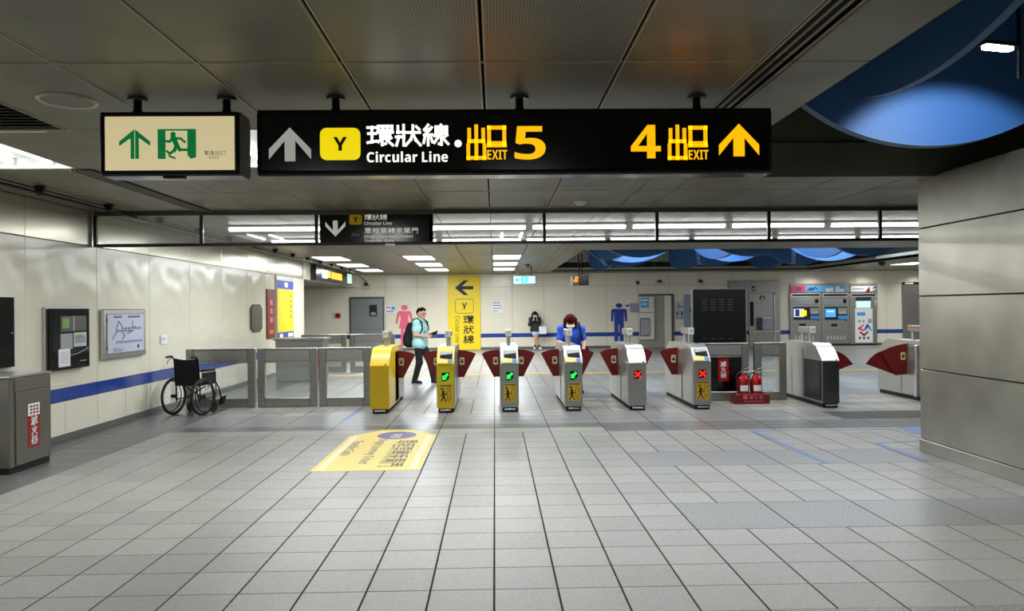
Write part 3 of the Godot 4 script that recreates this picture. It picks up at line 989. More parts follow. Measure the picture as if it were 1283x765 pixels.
# a thing on the far wall, given by its box in the photograph; parts are added with fpart in the same pixels
func fthing(called: String, label: String, category: String, x0: float, y0: float, x1: float, y1: float, group := "") -> Node3D:
	var a := on_z(x0, y1, ZF)
	var b := on_z(x1, y0, ZF)
	return thing(called, label, category, Vector3((a.x + b.x) / 2, maxf(0.0, a.y), -ZF + 0.012), 0, group)
func floc(o: Node3D, px: float, py: float, out := 0.0) -> Vector3:
	var p := on_z(px, py, ZF)
	return Vector3(p.x - o.position.x, p.y - o.position.y, out)
func fpart(o: Node3D, called: String, x0: float, y0: float, x1: float, y1: float, d0: float, d1: float, m: Material, bev := 0.004) -> MeshInstance3D:
	var a := floc(o, x0, y1)
	var b := floc(o, x1, y0)
	a.y = maxf(a.y, 0.004 - o.position.y)
	return bx(o, called, Vector3((a.x + b.x) / 2, (a.y + b.y) / 2, (d0 + d1) / 2), Vector3(b.x - a.x, b.y - a.y, d1 - d0), m, bev)
func fpoly(o: Node3D, called: String, pix: Array, d0: float, d1: float, m: Material) -> MeshInstance3D:
	var pts := []
	for v in pix:
		var p := floc(o, v.x, v.y)
		pts.append(Vector2(p.x, p.y))
	return plate(o, called, pts, d0, d1, m)

func restroom_figure(o: Node3D, cx: float, top: float, bottom: float, w: float, m: Material, dress: bool) -> void:
	var h := bottom - top
	var st := S()
	var P := func(u: float, v: float) -> Vector2:
		var q := floc(o, cx + u * w, top + v * h)
		return Vector2(q.x, q.y)
	var head := []
	for i in 24:
		head.append(P.call(cos(TAU * i / 24) * 0.21, 0.065 + sin(TAU * i / 24) * 0.062))
	prism(st, head, 0.0, 0.006)
	mi(o, "head", st, m)
	st = S()
	var body := []
	if dress:
		for v in [[-0.32, 0.15], [0.32, 0.15], [0.44, 0.19], [0.56, 0.44], [0.45, 0.46], [0.31, 0.24], [0.26, 0.24], [0.23, 0.34], [0.35, 0.56], [0.22, 0.56], [0.22, 1.0], [0.04, 1.0], [0.04, 0.58], [-0.04, 0.58], [-0.04, 1.0], [-0.22, 1.0], [-0.22, 0.56], [-0.35, 0.56], [-0.23, 0.34], [-0.26, 0.24], [-0.31, 0.24], [-0.45, 0.46], [-0.56, 0.44], [-0.44, 0.19]]:
			body.append(P.call(v[0], v[1]))
	else:
		for v in [[-0.38, 0.15], [0.38, 0.15], [0.49, 0.19], [0.5, 0.48], [0.38, 0.48], [0.33, 0.25], [0.3, 0.25], [0.29, 0.55], [0.29, 1.0], [0.05, 1.0], [0.03, 0.56], [-0.03, 0.56], [-0.05, 1.0], [-0.29, 1.0], [-0.29, 0.55], [-0.3, 0.25], [-0.33, 0.25], [-0.38, 0.48], [-0.5, 0.48], [-0.49, 0.19]]:
			body.append(P.call(v[0], v[1]))
	prism(st, body, 0.0, 0.006)
	mi(o, "body", st, m)

func build_far_wall() -> void:
	var wf := struct("wall_far")
	bx(wf, "core", Vector3(3.8, 2.3, -ZF - 0.16), Vector3(32.6, 4.6, 0.28), M.wall_gap)
	var xs := on_z(642, 400, ZF).x
	for k in range(-10, 16):
		var xa := xs + 1.29 * k
		var xb := xa + 1.29
		if xa < -12.3 or xb > 20.0:
			continue
		for q in [[0.10, 0.49, M.wall_far, "lower_panel"], [0.493, 0.65, M.stripe_blue, "stripe_panel"], [0.653, 2.56, M.wall_far, "panel"], [2.566, 3.085, M.wall_far, "upper_panel"]]:
			bx(wf, q[3], Vector3((xa + xb) / 2, (q[0] + q[1]) / 2, -ZF - 0.012), Vector3(1.282, q[1] - q[0], 0.02), q[2], 0.003)
	bx(wf, "skirting", Vector3(3.8, 0.048, -ZF - 0.008), Vector3(32.4, 0.096, 0.03), M.granite_dark)
	# grey service door
	var d1 := struct("door_1")
	d1.position = on_z(460, 436, ZF) * Vector3(1, 0, 1)
	fpart(d1, "frame", 438.5, 371.5, 481.5, 445, 0.0, 0.04, M.frame_grey)
	fpart(d1, "leaf", 440.5, 374, 479.5, 445, 0.03, 0.055, M.door_grey)
	fpart(d1, "rail", 440.5, 412, 479.5, 412.8, 0.05, 0.058, M.frame_grey, 0.0)
	fpart(d1, "notice", 463, 381.5, 472.5, 396, 0.05, 0.062, M.frame_dark)
	fpart(d1, "notice_print", 465, 391, 471, 394.5, 0.06, 0.065, M.grey_print)
	# small things beside it
	var fa := fthing("fire_alarm", "small red fire alarm with pale plate left of the grey door", "alarm", 417, 391, 428, 399)
	fpart(fa, "plate", 417, 391.5, 428, 399, 0.0, 0.02, M.plastic_pale)
	fpart(fa, "bell", 421, 392.5, 426.5, 398, 0.02, 0.06, M.red)
	var cp := fthing("pull_station", "pale wall box with small camera above the grey door", "camera", 454, 354, 464, 363)
	fpart(cp, "plate", 454, 358, 464, 363, 0.0, 0.04, M.plastic_pale)
	fpart(cp, "lens", 457, 354, 461, 358, 0.0, 0.12, M.frame_dark)
	var po := fthing("notice_sheet", "white information sheet between the grey door and pink figure", "poster", 482.5, 382, 495.5, 393)
	fpart(po, "sheet", 482.5, 382, 495.5, 393, 0.0, 0.008, M.paper)
	fpart(po, "print", 484, 384, 489, 386, 0.008, 0.012, M.grey_print)
	fpart(po, "print", 490.5, 384, 495, 388, 0.008, 0.012, M.blue_light)
	fpart(po, "print", 484, 389, 493, 391, 0.008, 0.012, M.grey_print)
	var pw := fthing("restroom_pictogram", "large pink woman restroom figure on the cream wall", "pictogram", 497, 381, 517, 437)
	restroom_figure(pw, 506.8, 381.5, 434, 20, M.pink, true)
	var bm := fthing("restroom_pictogram", "large blue man restroom figure on the cream wall", "pictogram", 765, 379, 786, 430)
	restroom_figure(bm, 775.5, 379.5, 427, 20, M.blue_sign, false)
	# tall yellow line banner
	var yb := fthing("line_banner", "tall yellow wall banner with black left arrow and line name", "banner", 561.5, 343, 601.5, 437)
	fpart(yb, "panel", 561.5, 344.5, 601.5, 439, 0.0, 0.012, M.yellow_vinyl)
	fpoly(yb, "arrow", [Vector2(570, 360.5), Vector2(581, 351), Vector2(587, 351), Vector2(579, 358.3), Vector2(593, 358.3), Vector2(593, 362.3), Vector2(579, 362.3), Vector2(587, 369.5), Vector2(581, 369.5)], 0.012, 0.016, M.print_black)
	var ctr := floc(yb, 581.8, 383.2)
	var kx := 31.0 / 950.0
	plate(yb, "badge_ring", rrect(23.5 * kx, 18.5 * kx, 4 * kx, Vector2(ctr.x, ctr.y)), 0.012, 0.015, M.print_black)
	plate(yb, "badge", rrect(22.4 * kx, 17.4 * kx, 3.6 * kx, Vector2(ctr.x, ctr.y)), 0.013, 0.017, M.yellow_vinyl)
	text(yb, "lettering", "Y", ctr + Vector3(0, 0, 0.017), 7 * kx, 8 * kx, M.print_black)
	glyphs(yb, "環狀線", floc(yb, 581, 405, 0.012), 12 * kx, 9.6 * kx, Vector2(0, -12.4 * kx), M.print_black, 0.13)
	text(yb, "lettering", "Circular Line", floc(yb, 573.5, 412.5, 0.012), 33 * kx, 6 * kx, M.print_black, false, Basis(Vector3.BACK, -PI / 2))
	# notices on the cream wall
	var n2 := fthing("notice_sheet", "white notice sheet right of the yellow banner", "poster", 615, 376, 632, 392.5)
	fpart(n2, "sheet", 615, 376.5, 631.5, 392.5, 0.0, 0.008, M.paper)
	for k in 4:
		fpart(n2, "print", 617.5, 378.5 + k * 3.4, [626, 628, 629, 624][k], 379.6 + k * 3.4, 0.008, 0.011, M.frame_grey if k < 2 else M.grey_print, 0.0)
	var n3 := fthing("direction_plate", "small blue arrow plate with map right of the blue figure", "sign", 784, 379, 800, 392)
	fpart(n3, "arrow_plate", 784, 381.5, 788, 384, 0.0, 0.008, M.blue_sign)
	fpart(n3, "plate", 789, 379.5, 800, 385, 0.0, 0.008, M.grey_print)
	fpart(n3, "map", 789.5, 385, 800, 391, 0.0, 0.01, M.door_blue)
	# recess with fountain cabinet
	var rc := struct("door_2")
	rc.position = on_z(822, 430, ZF) * Vector3(1, 0, 1)
	fpart(rc, "lining", 801, 369.5, 843, 441, 0.0, 0.012, M.plain_wall)
	fpart(rc, "jamb", 841.5, 368.5, 844, 441, 0.0, 0.05, M.frame_grey)
	fpart(rc, "head", 800, 368, 844, 370, 0.0, 0.05, M.frame_grey)
	fpart(rc, "side_wall", 833, 370, 842, 441, 0.012, 0.03, M.wall_far)
	var hc := fthing("hose_cabinet", "cream wall cabinet with dark framed window inside the recess", "cabinet", 801, 391.5, 819, 425)
	fpart(hc, "body", 801, 391.5, 819, 425, 0.014, 0.10, M.wall_far)
	var q := floc(hc, 807.5, 409.5)
	plate(hc, "window_frame", rrect(13 * kx, 23 * kx, 2.5 * kx, Vector2(q.x, q.y)), 0.10, 0.115, M.frame_grey)
	plate(hc, "window_pane", rrect(11 * kx, 21 * kx, 2 * kx, Vector2(q.x, q.y)), 0.11, 0.12, M.grey_print)
	for k in 4:
		fpart(hc, "bar", 803 + k * 3.0, 401, 803.6 + k * 3.0, 419, 0.119, 0.126, M.plastic_pale, 0.0)
	var lc := fthing("poster_case", "cream poster case with sky blue sheet inside the recess", "poster", 801, 371, 819, 391)
	fpart(lc, "case", 801, 371.5, 819, 391, 0.014, 0.08, M.wall_far)
	fpart(lc, "sheet", 802, 373, 812.5, 385.5, 0.08, 0.088, M.sky_blue)
	fpart(lc, "print", 803, 375, 811, 377, 0.088, 0.092, M.white, 0.0)
	fpart(lc, "print", 804, 380, 810, 381.5, 0.088, 0.092, M.white, 0.0)
	# accessible restroom plate and door
	var ap := fthing("accessible_sign", "pale plate with wheelchair and family symbols beside blue-grey door", "sign", 845, 377, 856, 400)
	fpart(ap, "plate", 845.5, 377, 856, 399.5, 0.0, 0.008, M.plastic_pale)
	var ws := S()
	var U := func(px: float, py: float) -> Vector2:
		var v := floc(ap, px, py)
		return Vector2(v.x, v.y)
	for seg in [[849.5, 379, 849.8, 382], [849.8, 382, 853, 384], [853, 384, 855.4, 384.4]]:
		stroke(ws, U.call(seg[0], seg[1]), U.call(seg[2], seg[3]), 0.028, 0.008, 0.012)
	var rg := circle(1.7 * kx, 14, U.call(850, 384.4))
	for i in 14:
		stroke(ws, rg[i], rg[(i + 1) % 14], 0.018, 0.008, 0.012)
	mi(ap, "wheelchair_symbol", ws, M.print_black)
	for k in 3:
		fpart(ap, "person_symbol", 847.3 + k * 3.0, 389.5, 848.9 + k * 3.0, 395.0, 0.008, 0.012, M.frame_dark if k != 1 else M.grey_print)
	fpart(ap, "base_strip", 845.5, 396.5, 856, 399.5, 0.008, 0.011, M.grey_print)
	var d3 := struct("door_3")
	d3.position = on_z(863, 430, ZF) * Vector3(1, 0, 1)
	fpart(d3, "leaf", 857.5, 368.5, 880, 441, 0.0, 0.04, M.door_blue)
	fpart(d3, "handle", 863.5, 385.5, 867.5, 391, 0.04, 0.07, M.frame_grey)
	for px in [826.5, 878]:
		var al := fthing("alarm_lamp", "small pale alarm box with dark lamp high on the cream wall", "alarm", px - 5, 350, px + 5, 358, "alarm boxes high on the far wall")
		fpart(al, "plate", px - 5, 353, px + 5, 358, 0.0, 0.03, M.plastic_pale)
		fpart(al, "lamp_cover", px - 3, 350.5, px + 2, 354, 0.0, 0.08, M.red_dark)
	var cl := fthing("dome_camera", "tiny dark round camera dome on the cream wall", "camera", 797, 351, 801, 357)
	var cs := S()
	lathe(cs, [Vector2(0, 0.08), Vector2(0.05, 0.07), Vector2(0.075, 0.03), Vector2(0.08, 0)], 16, Transform3D(Basis(Vector3.RIGHT, PI / 2), Vector3(0, 0.1, 0)))
	mi(cl, "dome", cs, M.black_gloss)
	# steel telephone niche
	var tn := fthing("telephone_niche", "stainless steel wall niche with telephone signs", "phone niche", 912, 351, 976.5, 440)
	fpart(tn, "header", 912, 351.5, 976, 366.5, 0.0, 0.10, M.steel_dark)
	fpart(tn, "back_panel", 938, 367, 976, 445, 0.0, 0.02, M.steel_dark)
	fpart(tn, "side_panel", 938, 367, 943.5, 445, 0.0, 0.10, M.steel_dark)
	fpart(tn, "side_panel", 971, 367, 976, 445, 0.0, 0.10, M.steel_dark)
	fpart(tn, "shelf", 943.5, 414, 976, 415.5, 0.0, 0.14, M.steel_bright)
	fpart(tn, "side_slot", 938.8, 378, 942.8, 408, 0.10, 0.11, M.black_matte)
	fpart(tn, "grab_bar", 969.7, 369, 970.7, 428, 0.02, 0.08, M.steel_bright)
	fpart(tn, "phone_sign", 940.5, 358.5, 946.5, 364, 0.10, 0.108, M.navy)
	var hs := S()
	var hp := floc(tn, 943.6, 361)
	stroke(hs, Vector2(hp.x - 0.05, hp.y - 0.03), Vector2(hp.x + 0.04, hp.y - 0.03), 0.035, 0.108, 0.112)
	stroke(hs, Vector2(hp.x + 0.045, hp.y - 0.03), Vector2(hp.x + 0.045, hp.y + 0.04), 0.035, 0.108, 0.112)
	mi(tn, "handset_symbol", hs, M.white)
	fpart(tn, "help_sign", 951.5, 370.5, 958, 375.5, 0.02, 0.03, M.navy)
	fpoly(tn, "help_symbol", [Vector2(952.8, 374.8), Vector2(954.8, 371.2), Vector2(956.8, 374.8)], 0.03, 0.034, M.white)
	var ph := fthing("pay_telephone", "dark blue pay telephone with pale dial plate in steel niche", "telephone", 949, 397, 965, 414)
	fpart(ph, "body", 950, 397.5, 965, 413, 0.03, 0.16, M.grey_print, 0.02)
	fpart(ph, "handset", 949.2, 397.5, 953.0, 413, 0.16, 0.22, M.navy, 0.03)
	fpart(ph, "dial_plate", 955.5, 400, 964, 406, 0.16, 0.17, M.door_blue)
	fpart(ph, "cap", 952, 397, 965, 399.5, 0.03, 0.18, M.plastic_pale, 0.01)
	# ticket machines
	var tx := [[989.5, 1028.0], [1029.0, 1063.0], [1064.0, 1097.5]]
	for k in 3:
		var a: float = tx[k][0]
		var b: float = tx[k][1]
		var lab: String = ["grey ticket machine with yellow and white screen beside the cream corner", "grey ticket machine with sky blue screen between two other machines", "grey card machine with white illustrated front panel"][k]
		var tm := fthing("ticket_machine", lab, "ticket machine", a, 355, b, 431, "ticket machines in the far wall")
		fpart(tm, "cabinet", a, 366, b, 430.5, 0.0, 0.06, M.steel_dark, 0.006)
		fpart(tm, "base", a, 430.5, b, 440, 0.0, 0.05, M.frame_dark)
		fpart(tm, "light_bar", a + 2, 368.2, b - 2, 370.8, 0.06, 0.075, M.black_gloss)
		fpart(tm, "bar_trim", a + 1, 367.2, b - 1, 371.8, 0.06, 0.068, M.steel_bright)
		if k < 2:
			fpart(tm, "instruction_plate", a + 3, 373.5, b - 9 if k == 0 else b - 8, 381.5, 0.06, 0.07, M.grey_print)
			fpart(tm, "camera_window", b - 7.5, 374.5, b - 3.8, 379.5, 0.06, 0.075, M.black_gloss)
			fpart(tm, "panel_recess", a + 3.5, 384, b - 2.5, 400.5, 0.06, 0.066, M.frame_dark)
			fpart(tm, "screen", a + 4, 386.5, a + 17, 397, 0.066, 0.075, M.screen_white if k == 0 else M.screen_blue)
			if k == 0:
				fpart(tm, "screen_tile", a + 6, 387.5, a + 11, 396, 0.075, 0.08, M.blue_sign)
				fpart(tm, "screen_tile", a + 13, 388.5, a + 20, 395.5, 0.075, 0.08, M.sign_yellow)
			else:
				fpart(tm, "screen_tile", a + 6, 389, a + 15, 391, 0.075, 0.08, M.screen_white)
			fpart(tm, "coin_panel", b - 14, 385.5, b - 3, 393.5, 0.066, 0.075, M.grey_print)
			fpart(tm, "coin_print", b - 12, 390, b - 5, 392.5, 0.075, 0.08, M.beige)
			fpart(tm, "card_tray", b - 14, 395, b - 2, 399.5, 0.06, 0.10, M.blue_light)
			fpart(tm, "card_slot", b - 5, 400.5, b - 3.5, 402, 0.06, 0.075, M.black_gloss)
			fpart(tm, "ticket_outlet", a + 10, 404, a + 20, 411, 0.06, 0.09, M.grey_print)
			fpart(tm, "outlet_mouth", a + 11, 405, a + 19, 409, 0.09, 0.095, M.frame_dark)
			for j in 6:
				fpart(tm, "vent", a + 6 + j * 4.2, 420.5, a + 8 + j * 4.2, 425, 0.06, 0.066, M.steel_bright)
		else:
			fpart(tm, "front_sheet", a + 6.5, 386, b - 5.5, 429, 0.06, 0.068, M.white)
			fpart(tm, "head_panel", a + 7, 372, b - 7, 376, 0.06, 0.07, M.navy)
			fpart(tm, "screen", a + 7.5, 377, b - 8, 385.5, 0.06, 0.072, M.screen_pale)
			fpart(tm, "blue_label", a + 8.5, 391, a + 19, 395, 0.068, 0.073, M.blue_light)
			fpart(tm, "icon", a + 10, 400.5, a + 13, 403.5, 0.068, 0.073, M.grey_print)
			fpart(tm, "icon", a + 15.5, 400.5, a + 18, 403.5, 0.068, 0.073, M.grey_print)
			fpart(tm, "icon", a + 22.5, 399, a + 27, 404.5, 0.068, 0.073, M.grey_print)
			for e in [[a + 11, 411, a + 16, 407.5, "pink_red"], [a + 12, 411.5, a + 17, 413.5, "pink_red"], [a + 19, 412, a + 21.5, 407, "blue_sign"], [a + 21, 408, a + 24.5, 409, "blue_light"], [a + 23, 410, a + 26, 413, "sky_blue"], [a + 13, 416, a + 17.5, 419.5, "red"], [a + 17.5, 419.5, a + 21.5, 416, "red_dark"]]:
				var es := S()
				var e0 := floc(tm, e[0], e[1])
				var e1 := floc(tm, e[2], e[3])
				stroke(es, Vector2(e0.x, e0.y), Vector2(e1.x, e1.y), 0.07, 0.068, 0.074)
				mi(tm, "leaf_shape", es, M[e[4]])
			for j in 3:
				fpart(tm, "lettering", a + 11 + j * 5.2, 421.5, a + 13.5 + j * 5.2, 424.5, 0.068, 0.073, M.frame_grey, 0.0)
			fpart(tm, "card_reader", b - 4, 375, b - 0.5, 384, 0.06, 0.12, M.grey_print)
			fpart(tm, "reader_face", b - 3.6, 376, b - 1, 379, 0.12, 0.126, M.plastic_pale)
	# header boards over the machines
	var h1 := fthing("header_board", "pink and sky blue header board over the ticket machines", "sign", 989.5, 355, 1062, 366)
	fpart(h1, "frame", 989.5, 355, 1063.5, 366, 0.0, 0.06, M.steel_dark)
	fpart(h1, "pink_panel", 989.7, 357.5, 1008, 366, 0.06, 0.07, M.pink_red)
	fpart(h1, "blue_panel", 1008, 357.5, 1059, 366, 0.06, 0.07, M.sky_blue)
	var eb := floc(h1, 1000.5, 361.8)
	plate(h1, "emblem", circle(1.0, 20, Vector2(eb.x, eb.y), 3.4 * kx, 2.6 * kx), 0.07, 0.075, M.purple)
	for e in [[1011.5, 363.5, 1014, 361], [1014, 361, 1015, 363.5], [1016.5, 361, 1017.5, 363.2], [1017.5, 363.2, 1019, 360.5], [1020, 360, 1022.5, 361.5]]:
		var e0 := floc(h1, e[0], e[1])
		var e1 := floc(h1, e[2], e[3])
		var ms := S()
		stroke(ms, Vector2(e0.x, e0.y), Vector2(e1.x, e1.y), 0.045, 0.07, 0.075)
		mi(h1, "scrawl_print", ms, M.print_black)
	for e in [[1034, 361, 1038, 365.5], [1038.5, 360, 1043, 365.5], [1046, 358.5, 1050.5, 365.5], [1051, 361.5, 1056, 365.5]]:
		fpart(h1, "city_print", e[0], e[1], e[2], e[3], 0.07, 0.075, M.white, 0.0)
	var h2 := fthing("header_board", "white header board with red and green corner over the card machine", "sign", 1064, 355, 1097.5, 366)
	fpart(h2, "frame", 1064, 355, 1097.5, 366, 0.0, 0.06, M.steel_dark)
	fpart(h2, "white_panel", 1065, 358, 1096, 365.5, 0.06, 0.07, M.white)
	fpart(h2, "print", 1067, 361, 1081, 362.5, 0.07, 0.074, M.grey_print, 0.0)
	fpoly(h2, "red_shape", [Vector2(1083, 365.5), Vector2(1088, 358.5), Vector2(1089, 365.5)], 0.07, 0.075, M.red)
	fpoly(h2, "blue_shape", [Vector2(1091, 361.5), Vector2(1096, 358), Vector2(1096, 361)], 0.07, 0.075, M.blue_sign)
	fpoly(h2, "green_shape", [Vector2(1091, 365), Vector2(1096, 361.8), Vector2(1096, 365)], 0.07, 0.075, M.green_print)
	# steel shutter door at the right
	var d4 := struct("door_4")
	d4.position = on_z(1145, 428, ZF) * Vector3(1, 0, 1)
	fpart(d4, "leaf", 1131, 354, 1160, 440, 0.0, 0.05, M.steel_dark)
	fpart(d4, "head", 1130, 353, 1160, 356, 0.0, 0.08, M.frame_dark)
	fpart(d4, "label_plate", 1132.5, 354, 1143, 355.5, 0.08, 0.085, M.white, 0.0)

# a thing on the left wall: local x runs away from the camera, local z out of the wall
func lthing(called: String, label: String, category: String, x0: float, y0: float, x1: float, y1: float) -> Node3D:
	var a := on_x(x0, (y0 + y1) / 2, XW)
	var b := on_x(x1, (y0 + y1) / 2, XW)
	return thing(called, label, category, Vector3(XW + 0.012, a.y * 0.5 + b.y * 0.5, (a.z + b.z) / 2), PI / 2)
func lloc(o: Node3D, px: float, py: float) -> Vector2:
	var p := on_x(px, py, XW)
	return Vector2(-(p.z - o.position.z), p.y - o.position.y)
func lbox(o: Node3D, called: String, u0: float, v0: float, u1: float, v1: float, d0: float, d1: float, m: Material, bev := 0.003) -> MeshInstance3D:
	return bx(o, called, Vector3((u0 + u1) / 2, (v0 + v1) / 2, (d0 + d1) / 2), Vector3(u1 - u0, v1 - v0, d1 - d0), m, bev)

func build_left_wall_things() -> void:
	# black glazed notice box
	var nb := lthing("notice_box", "black framed notice box with small screens and white sheet on the wall", "notice box", 52, 386, 103, 464)
	var a := lloc(nb, 55, 386)
	var b := lloc(nb, 103, 464)
	a.y = lloc(nb, 79, 386.5).y
	b.y = lloc(nb, 79, 462).y
	var w := b.x - a.x
	var h := a.y - b.y
	var R := func(called: String, u0: float, v0: float, u1: float, v1: float, d0: float, d1: float, m: Material) -> MeshInstance3D:
		return lbox(nb, called, a.x + u0 * w, b.y + v0 * h, a.x + u1 * w, b.y + v1 * h, d0, d1, m)
	R.call("backing", -0.05, -0.01, 1.02, 1.03, 0.0, 0.03, M.steel_bright)
	R.call("case", 0, 0, 1, 1, 0.03, 0.09, M.black_gloss)
	R.call("screen", 0.2, 0.62, 0.9, 0.88, 0.09, 0.097, M.frame_grey)
	R.call("screen_print", 0.24, 0.68, 0.42, 0.84, 0.097, 0.1, M.green_print)
	R.call("screen_divider", 0.52, 0.63, 0.56, 0.87, 0.097, 0.101, M.grey_print)
	R.call("map_sheet", 0.2, 0.33, 0.52, 0.59, 0.09, 0.096, M.grey_print)
	R.call("screen", 0.55, 0.36, 0.9, 0.6, 0.09, 0.097, M.plastic_pale)
	R.call("screen_print", 0.58, 0.42, 0.87, 0.54, 0.097, 0.1, M.door_blue)
	R.call("screen_print", 0.6, 0.5, 0.78, 0.56, 0.097, 0.102, M.green_print)
	var ws := S()
	for i in 10:
		var t0 := i / 10.0
		var t1 := (i + 1) / 10.0
		stroke(ws, Vector2(a.x + (0.45 + 0.5 * t0) * w, b.y + (0.23 + 0.1 * t0 * t0) * h), Vector2(a.x + (0.45 + 0.5 * t1) * w, b.y + (0.23 + 0.1 * t1 * t1) * h), 0.012, 0.09, 0.095)
	mi(nb, "swoosh", ws, M.grey_print)
	R.call("small_print", 0.72, 0.11, 0.9, 0.125, 0.09, 0.094, M.grey_print)
	R.call("paper_sheet", 0.14, 0.05, 0.44, 0.34, 0.092, 0.1, M.paper)
	for i in 5:
		R.call("print", 0.18, 0.28 - i * 0.04, 0.40, 0.29 - i * 0.04, 0.1, 0.102, M.grey_print)
	# the one that the frame cuts off
	var nc := lthing("notice_box", "black notice box on the wall above the steel cabinet", "notice box", -45, 386, 7, 448)
	var c0 := lloc(nc, -45, 415).x
	var c1 := lloc(nc, 7, 415).x
	lbox(nc, "backing", c0 - 0.03, -0.42, c1 + 0.02, 0.42, 0.0, 0.03, M.steel_bright)
	lbox(nc, "case", c0, -0.4, c1, 0.4, 0.03, 0.09, M.black_gloss)
	lbox(nc, "lock", c1 - 0.06, -0.02, c1 - 0.04, 0.0, 0.09, 0.1, M.steel_bright)
	# station map
	var mp := lthing("station_map", "steel framed station map with blue diagrams on the cream wall", "map", 123, 386, 178, 450)
	var m0 := lloc(mp, 124, 418).x
	var m1 := lloc(mp, 178, 418).x
	var mh := lloc(mp, 151, 387).y
	var ml := lloc(mp, 151, 447.5).y
	lbox(mp, "frame", m0, ml, m1, mh, 0.0, 0.05, M.steel_bright, 0.012)
	lbox(mp, "inner_frame", m0 + 0.09, ml + 0.07, m1 - 0.09, mh - 0.07, 0.05, 0.056, M.steel_dark)
	lbox(mp, "sheet", m0 + 0.10, ml + 0.08, m1 - 0.10, mh - 0.08, 0.056, 0.06, M.map_bg)
	var mw := m1 - m0
	var mH := mh - ml
	var MP := func(u: float, v: float) -> Vector2: return Vector2(m0 + u * mw, mh - v * mH)
	for e in [[0.22, 0.16, 0.38, 0.16, 0.03], [0.55, 0.16, 0.82, 0.16, 0.03]]:
		var s0 := S()
		stroke(s0, MP.call(e[0], e[1]), MP.call(e[2], e[3]), e[4], 0.06, 0.063)
		mi(mp, "title_print", s0, M.map_line)
	var ms := S()
	for e in [[0.32, 0.25, 0.27, 0.38], [0.32, 0.25, 0.40, 0.36], [0.27, 0.38, 0.27, 0.46], [0.40, 0.36, 0.40, 0.46], [0.27, 0.46, 0.18, 0.60], [0.40, 0.46, 0.46, 0.55], [0.46, 0.55, 0.40, 0.62], [0.40, 0.40, 0.66, 0.40], [0.40, 0.45, 0.66, 0.45], [0.64, 0.25, 0.64, 0.40], [0.64, 0.40, 0.72, 0.36], [0.66, 0.45, 0.52, 0.51], [0.48, 0.38, 0.48, 0.47], [0.56, 0.38, 0.56, 0.47]]:
		stroke(ms, MP.call(e[0], e[1]), MP.call(e[2], e[3]), 0.014, 0.06, 0.064)
	mi(mp, "plan_lines", ms, M.map_line)
	for e in [[0.28, 0.42, 0.39, 0.47], [0.68, 0.38, 0.86, 0.43], [0.26, 0.65, 0.88, 0.70]]:
		var q0: Vector2 = MP.call(e[0], e[3])
		var q1: Vector2 = MP.call(e[2], e[1])
		lbox(mp, "plan_block", q0.x, q0.y, q1.x, q1.y, 0.06, 0.064, M.map_block, 0.0)
	for e in [[0.2, 0.80, 0.34], [0.2, 0.83, 0.44], [0.2, 0.86, 0.40]]:
		var s1 := S()
		stroke(s1, MP.call(e[0], e[1]), MP.call(e[2], e[1]), 0.008, 0.06, 0.063)
		mi(mp, "legend_print", s1, M.map_line)
	var em: Vector2 = MP.call(0.78, 0.79)
	plate(mp, "emblem", circle(0.03, 14, em), 0.06, 0.064, M.print_black)
	for v in [0.22, 0.78]:
		var k0: Vector2 = MP.call(0.075, v)
		plate(mp, "lock", circle(0.014, 10, k0), 0.05, 0.06, M.black_matte)
	# little sticker
	var sk := lthing("wall_sticker", "small white paper sticker on the cream wall above the wheelchair", "sticker", 198, 419, 211, 431)
	lbox(sk, "sheet", -0.13, -0.08, 0.13, 0.08, 0.0, 0.003, M.paper, 0.0)
	lbox(sk, "print", -0.10, 0.0, 0.06, 0.012, 0.003, 0.005, M.purple, 0.0)
	lbox(sk, "print", -0.10, 0.03, 0.0, 0.04, 0.003, 0.005, M.pink, 0.0)
	# octagonal plaque
	var oc := lthing("wall_plaque", "dark olive octagonal plaque on the far part of left wall", "plaque", 313, 381, 327, 416)
	var o0 := lloc(oc, 313.5, 398)
	var o1 := lloc(oc, 327, 398)
	var ow := o1.x - o0.x
	var oh := lloc(oc, 320, 381).y - lloc(oc, 320, 416).y
	var op := []
	for v in [[-0.28, 0.5], [0.28, 0.5], [0.5, 0.34], [0.5, -0.34], [0.28, -0.5], [-0.28, -0.5], [-0.5, -0.34], [-0.5, 0.34]]:
		op.append(Vector2(v[0] * ow, v[1] * oh))
	plate(oc, "plate", op, 0.0, 0.03, M.octagon_green)
	for i in 7:
		lbox(oc, "lettering", -0.28 * ow, oh * (0.34 - i * 0.11), 0.28 * ow, oh * (0.34 - i * 0.11) + 0.03, 0.03, 0.036, M.frame_grey, 0.0)
	# red sign
	var rs := lthing("warning_sign", "narrow upright red sign with pale lettering beside the yellow poster", "sign", 333, 377, 343, 409)
	var r0 := lloc(rs, 333.5, 393).x
	var r1 := lloc(rs, 342.8, 393).x
	lbox(rs, "plate", r0, -0.62, r1, 0.62, 0.0, 0.02, M.red_dark)
	for i in 3:
		lbox(rs, "lettering", r0 + 0.2, 0.22 - i * 0.22, r1 - 0.2, 0.36 - i * 0.22, 0.02, 0.026, M.pink, 0.0)
	lbox(rs, "small_print", r0 + 0.15, -0.5, r1 - 0.15, -0.4, 0.02, 0.026, M.orange_print, 0.0)
	# tall yellow poster at the wall end
	var yp := lthing("line_poster", "tall yellow poster with blue ends near the end of left wall", "poster", 345, 345, 366, 435)
	var y0 := lloc(yp, 345, 390).x
	var y1 := lloc(yp, 366, 390).x
	var yt := lloc(yp, 355, 346).y
	var y_b := lloc(yp, 355, 433).y
	lbox(yp, "frame", y0, y_b, y1, yt, 0.0, 0.03, M.steel_bright)
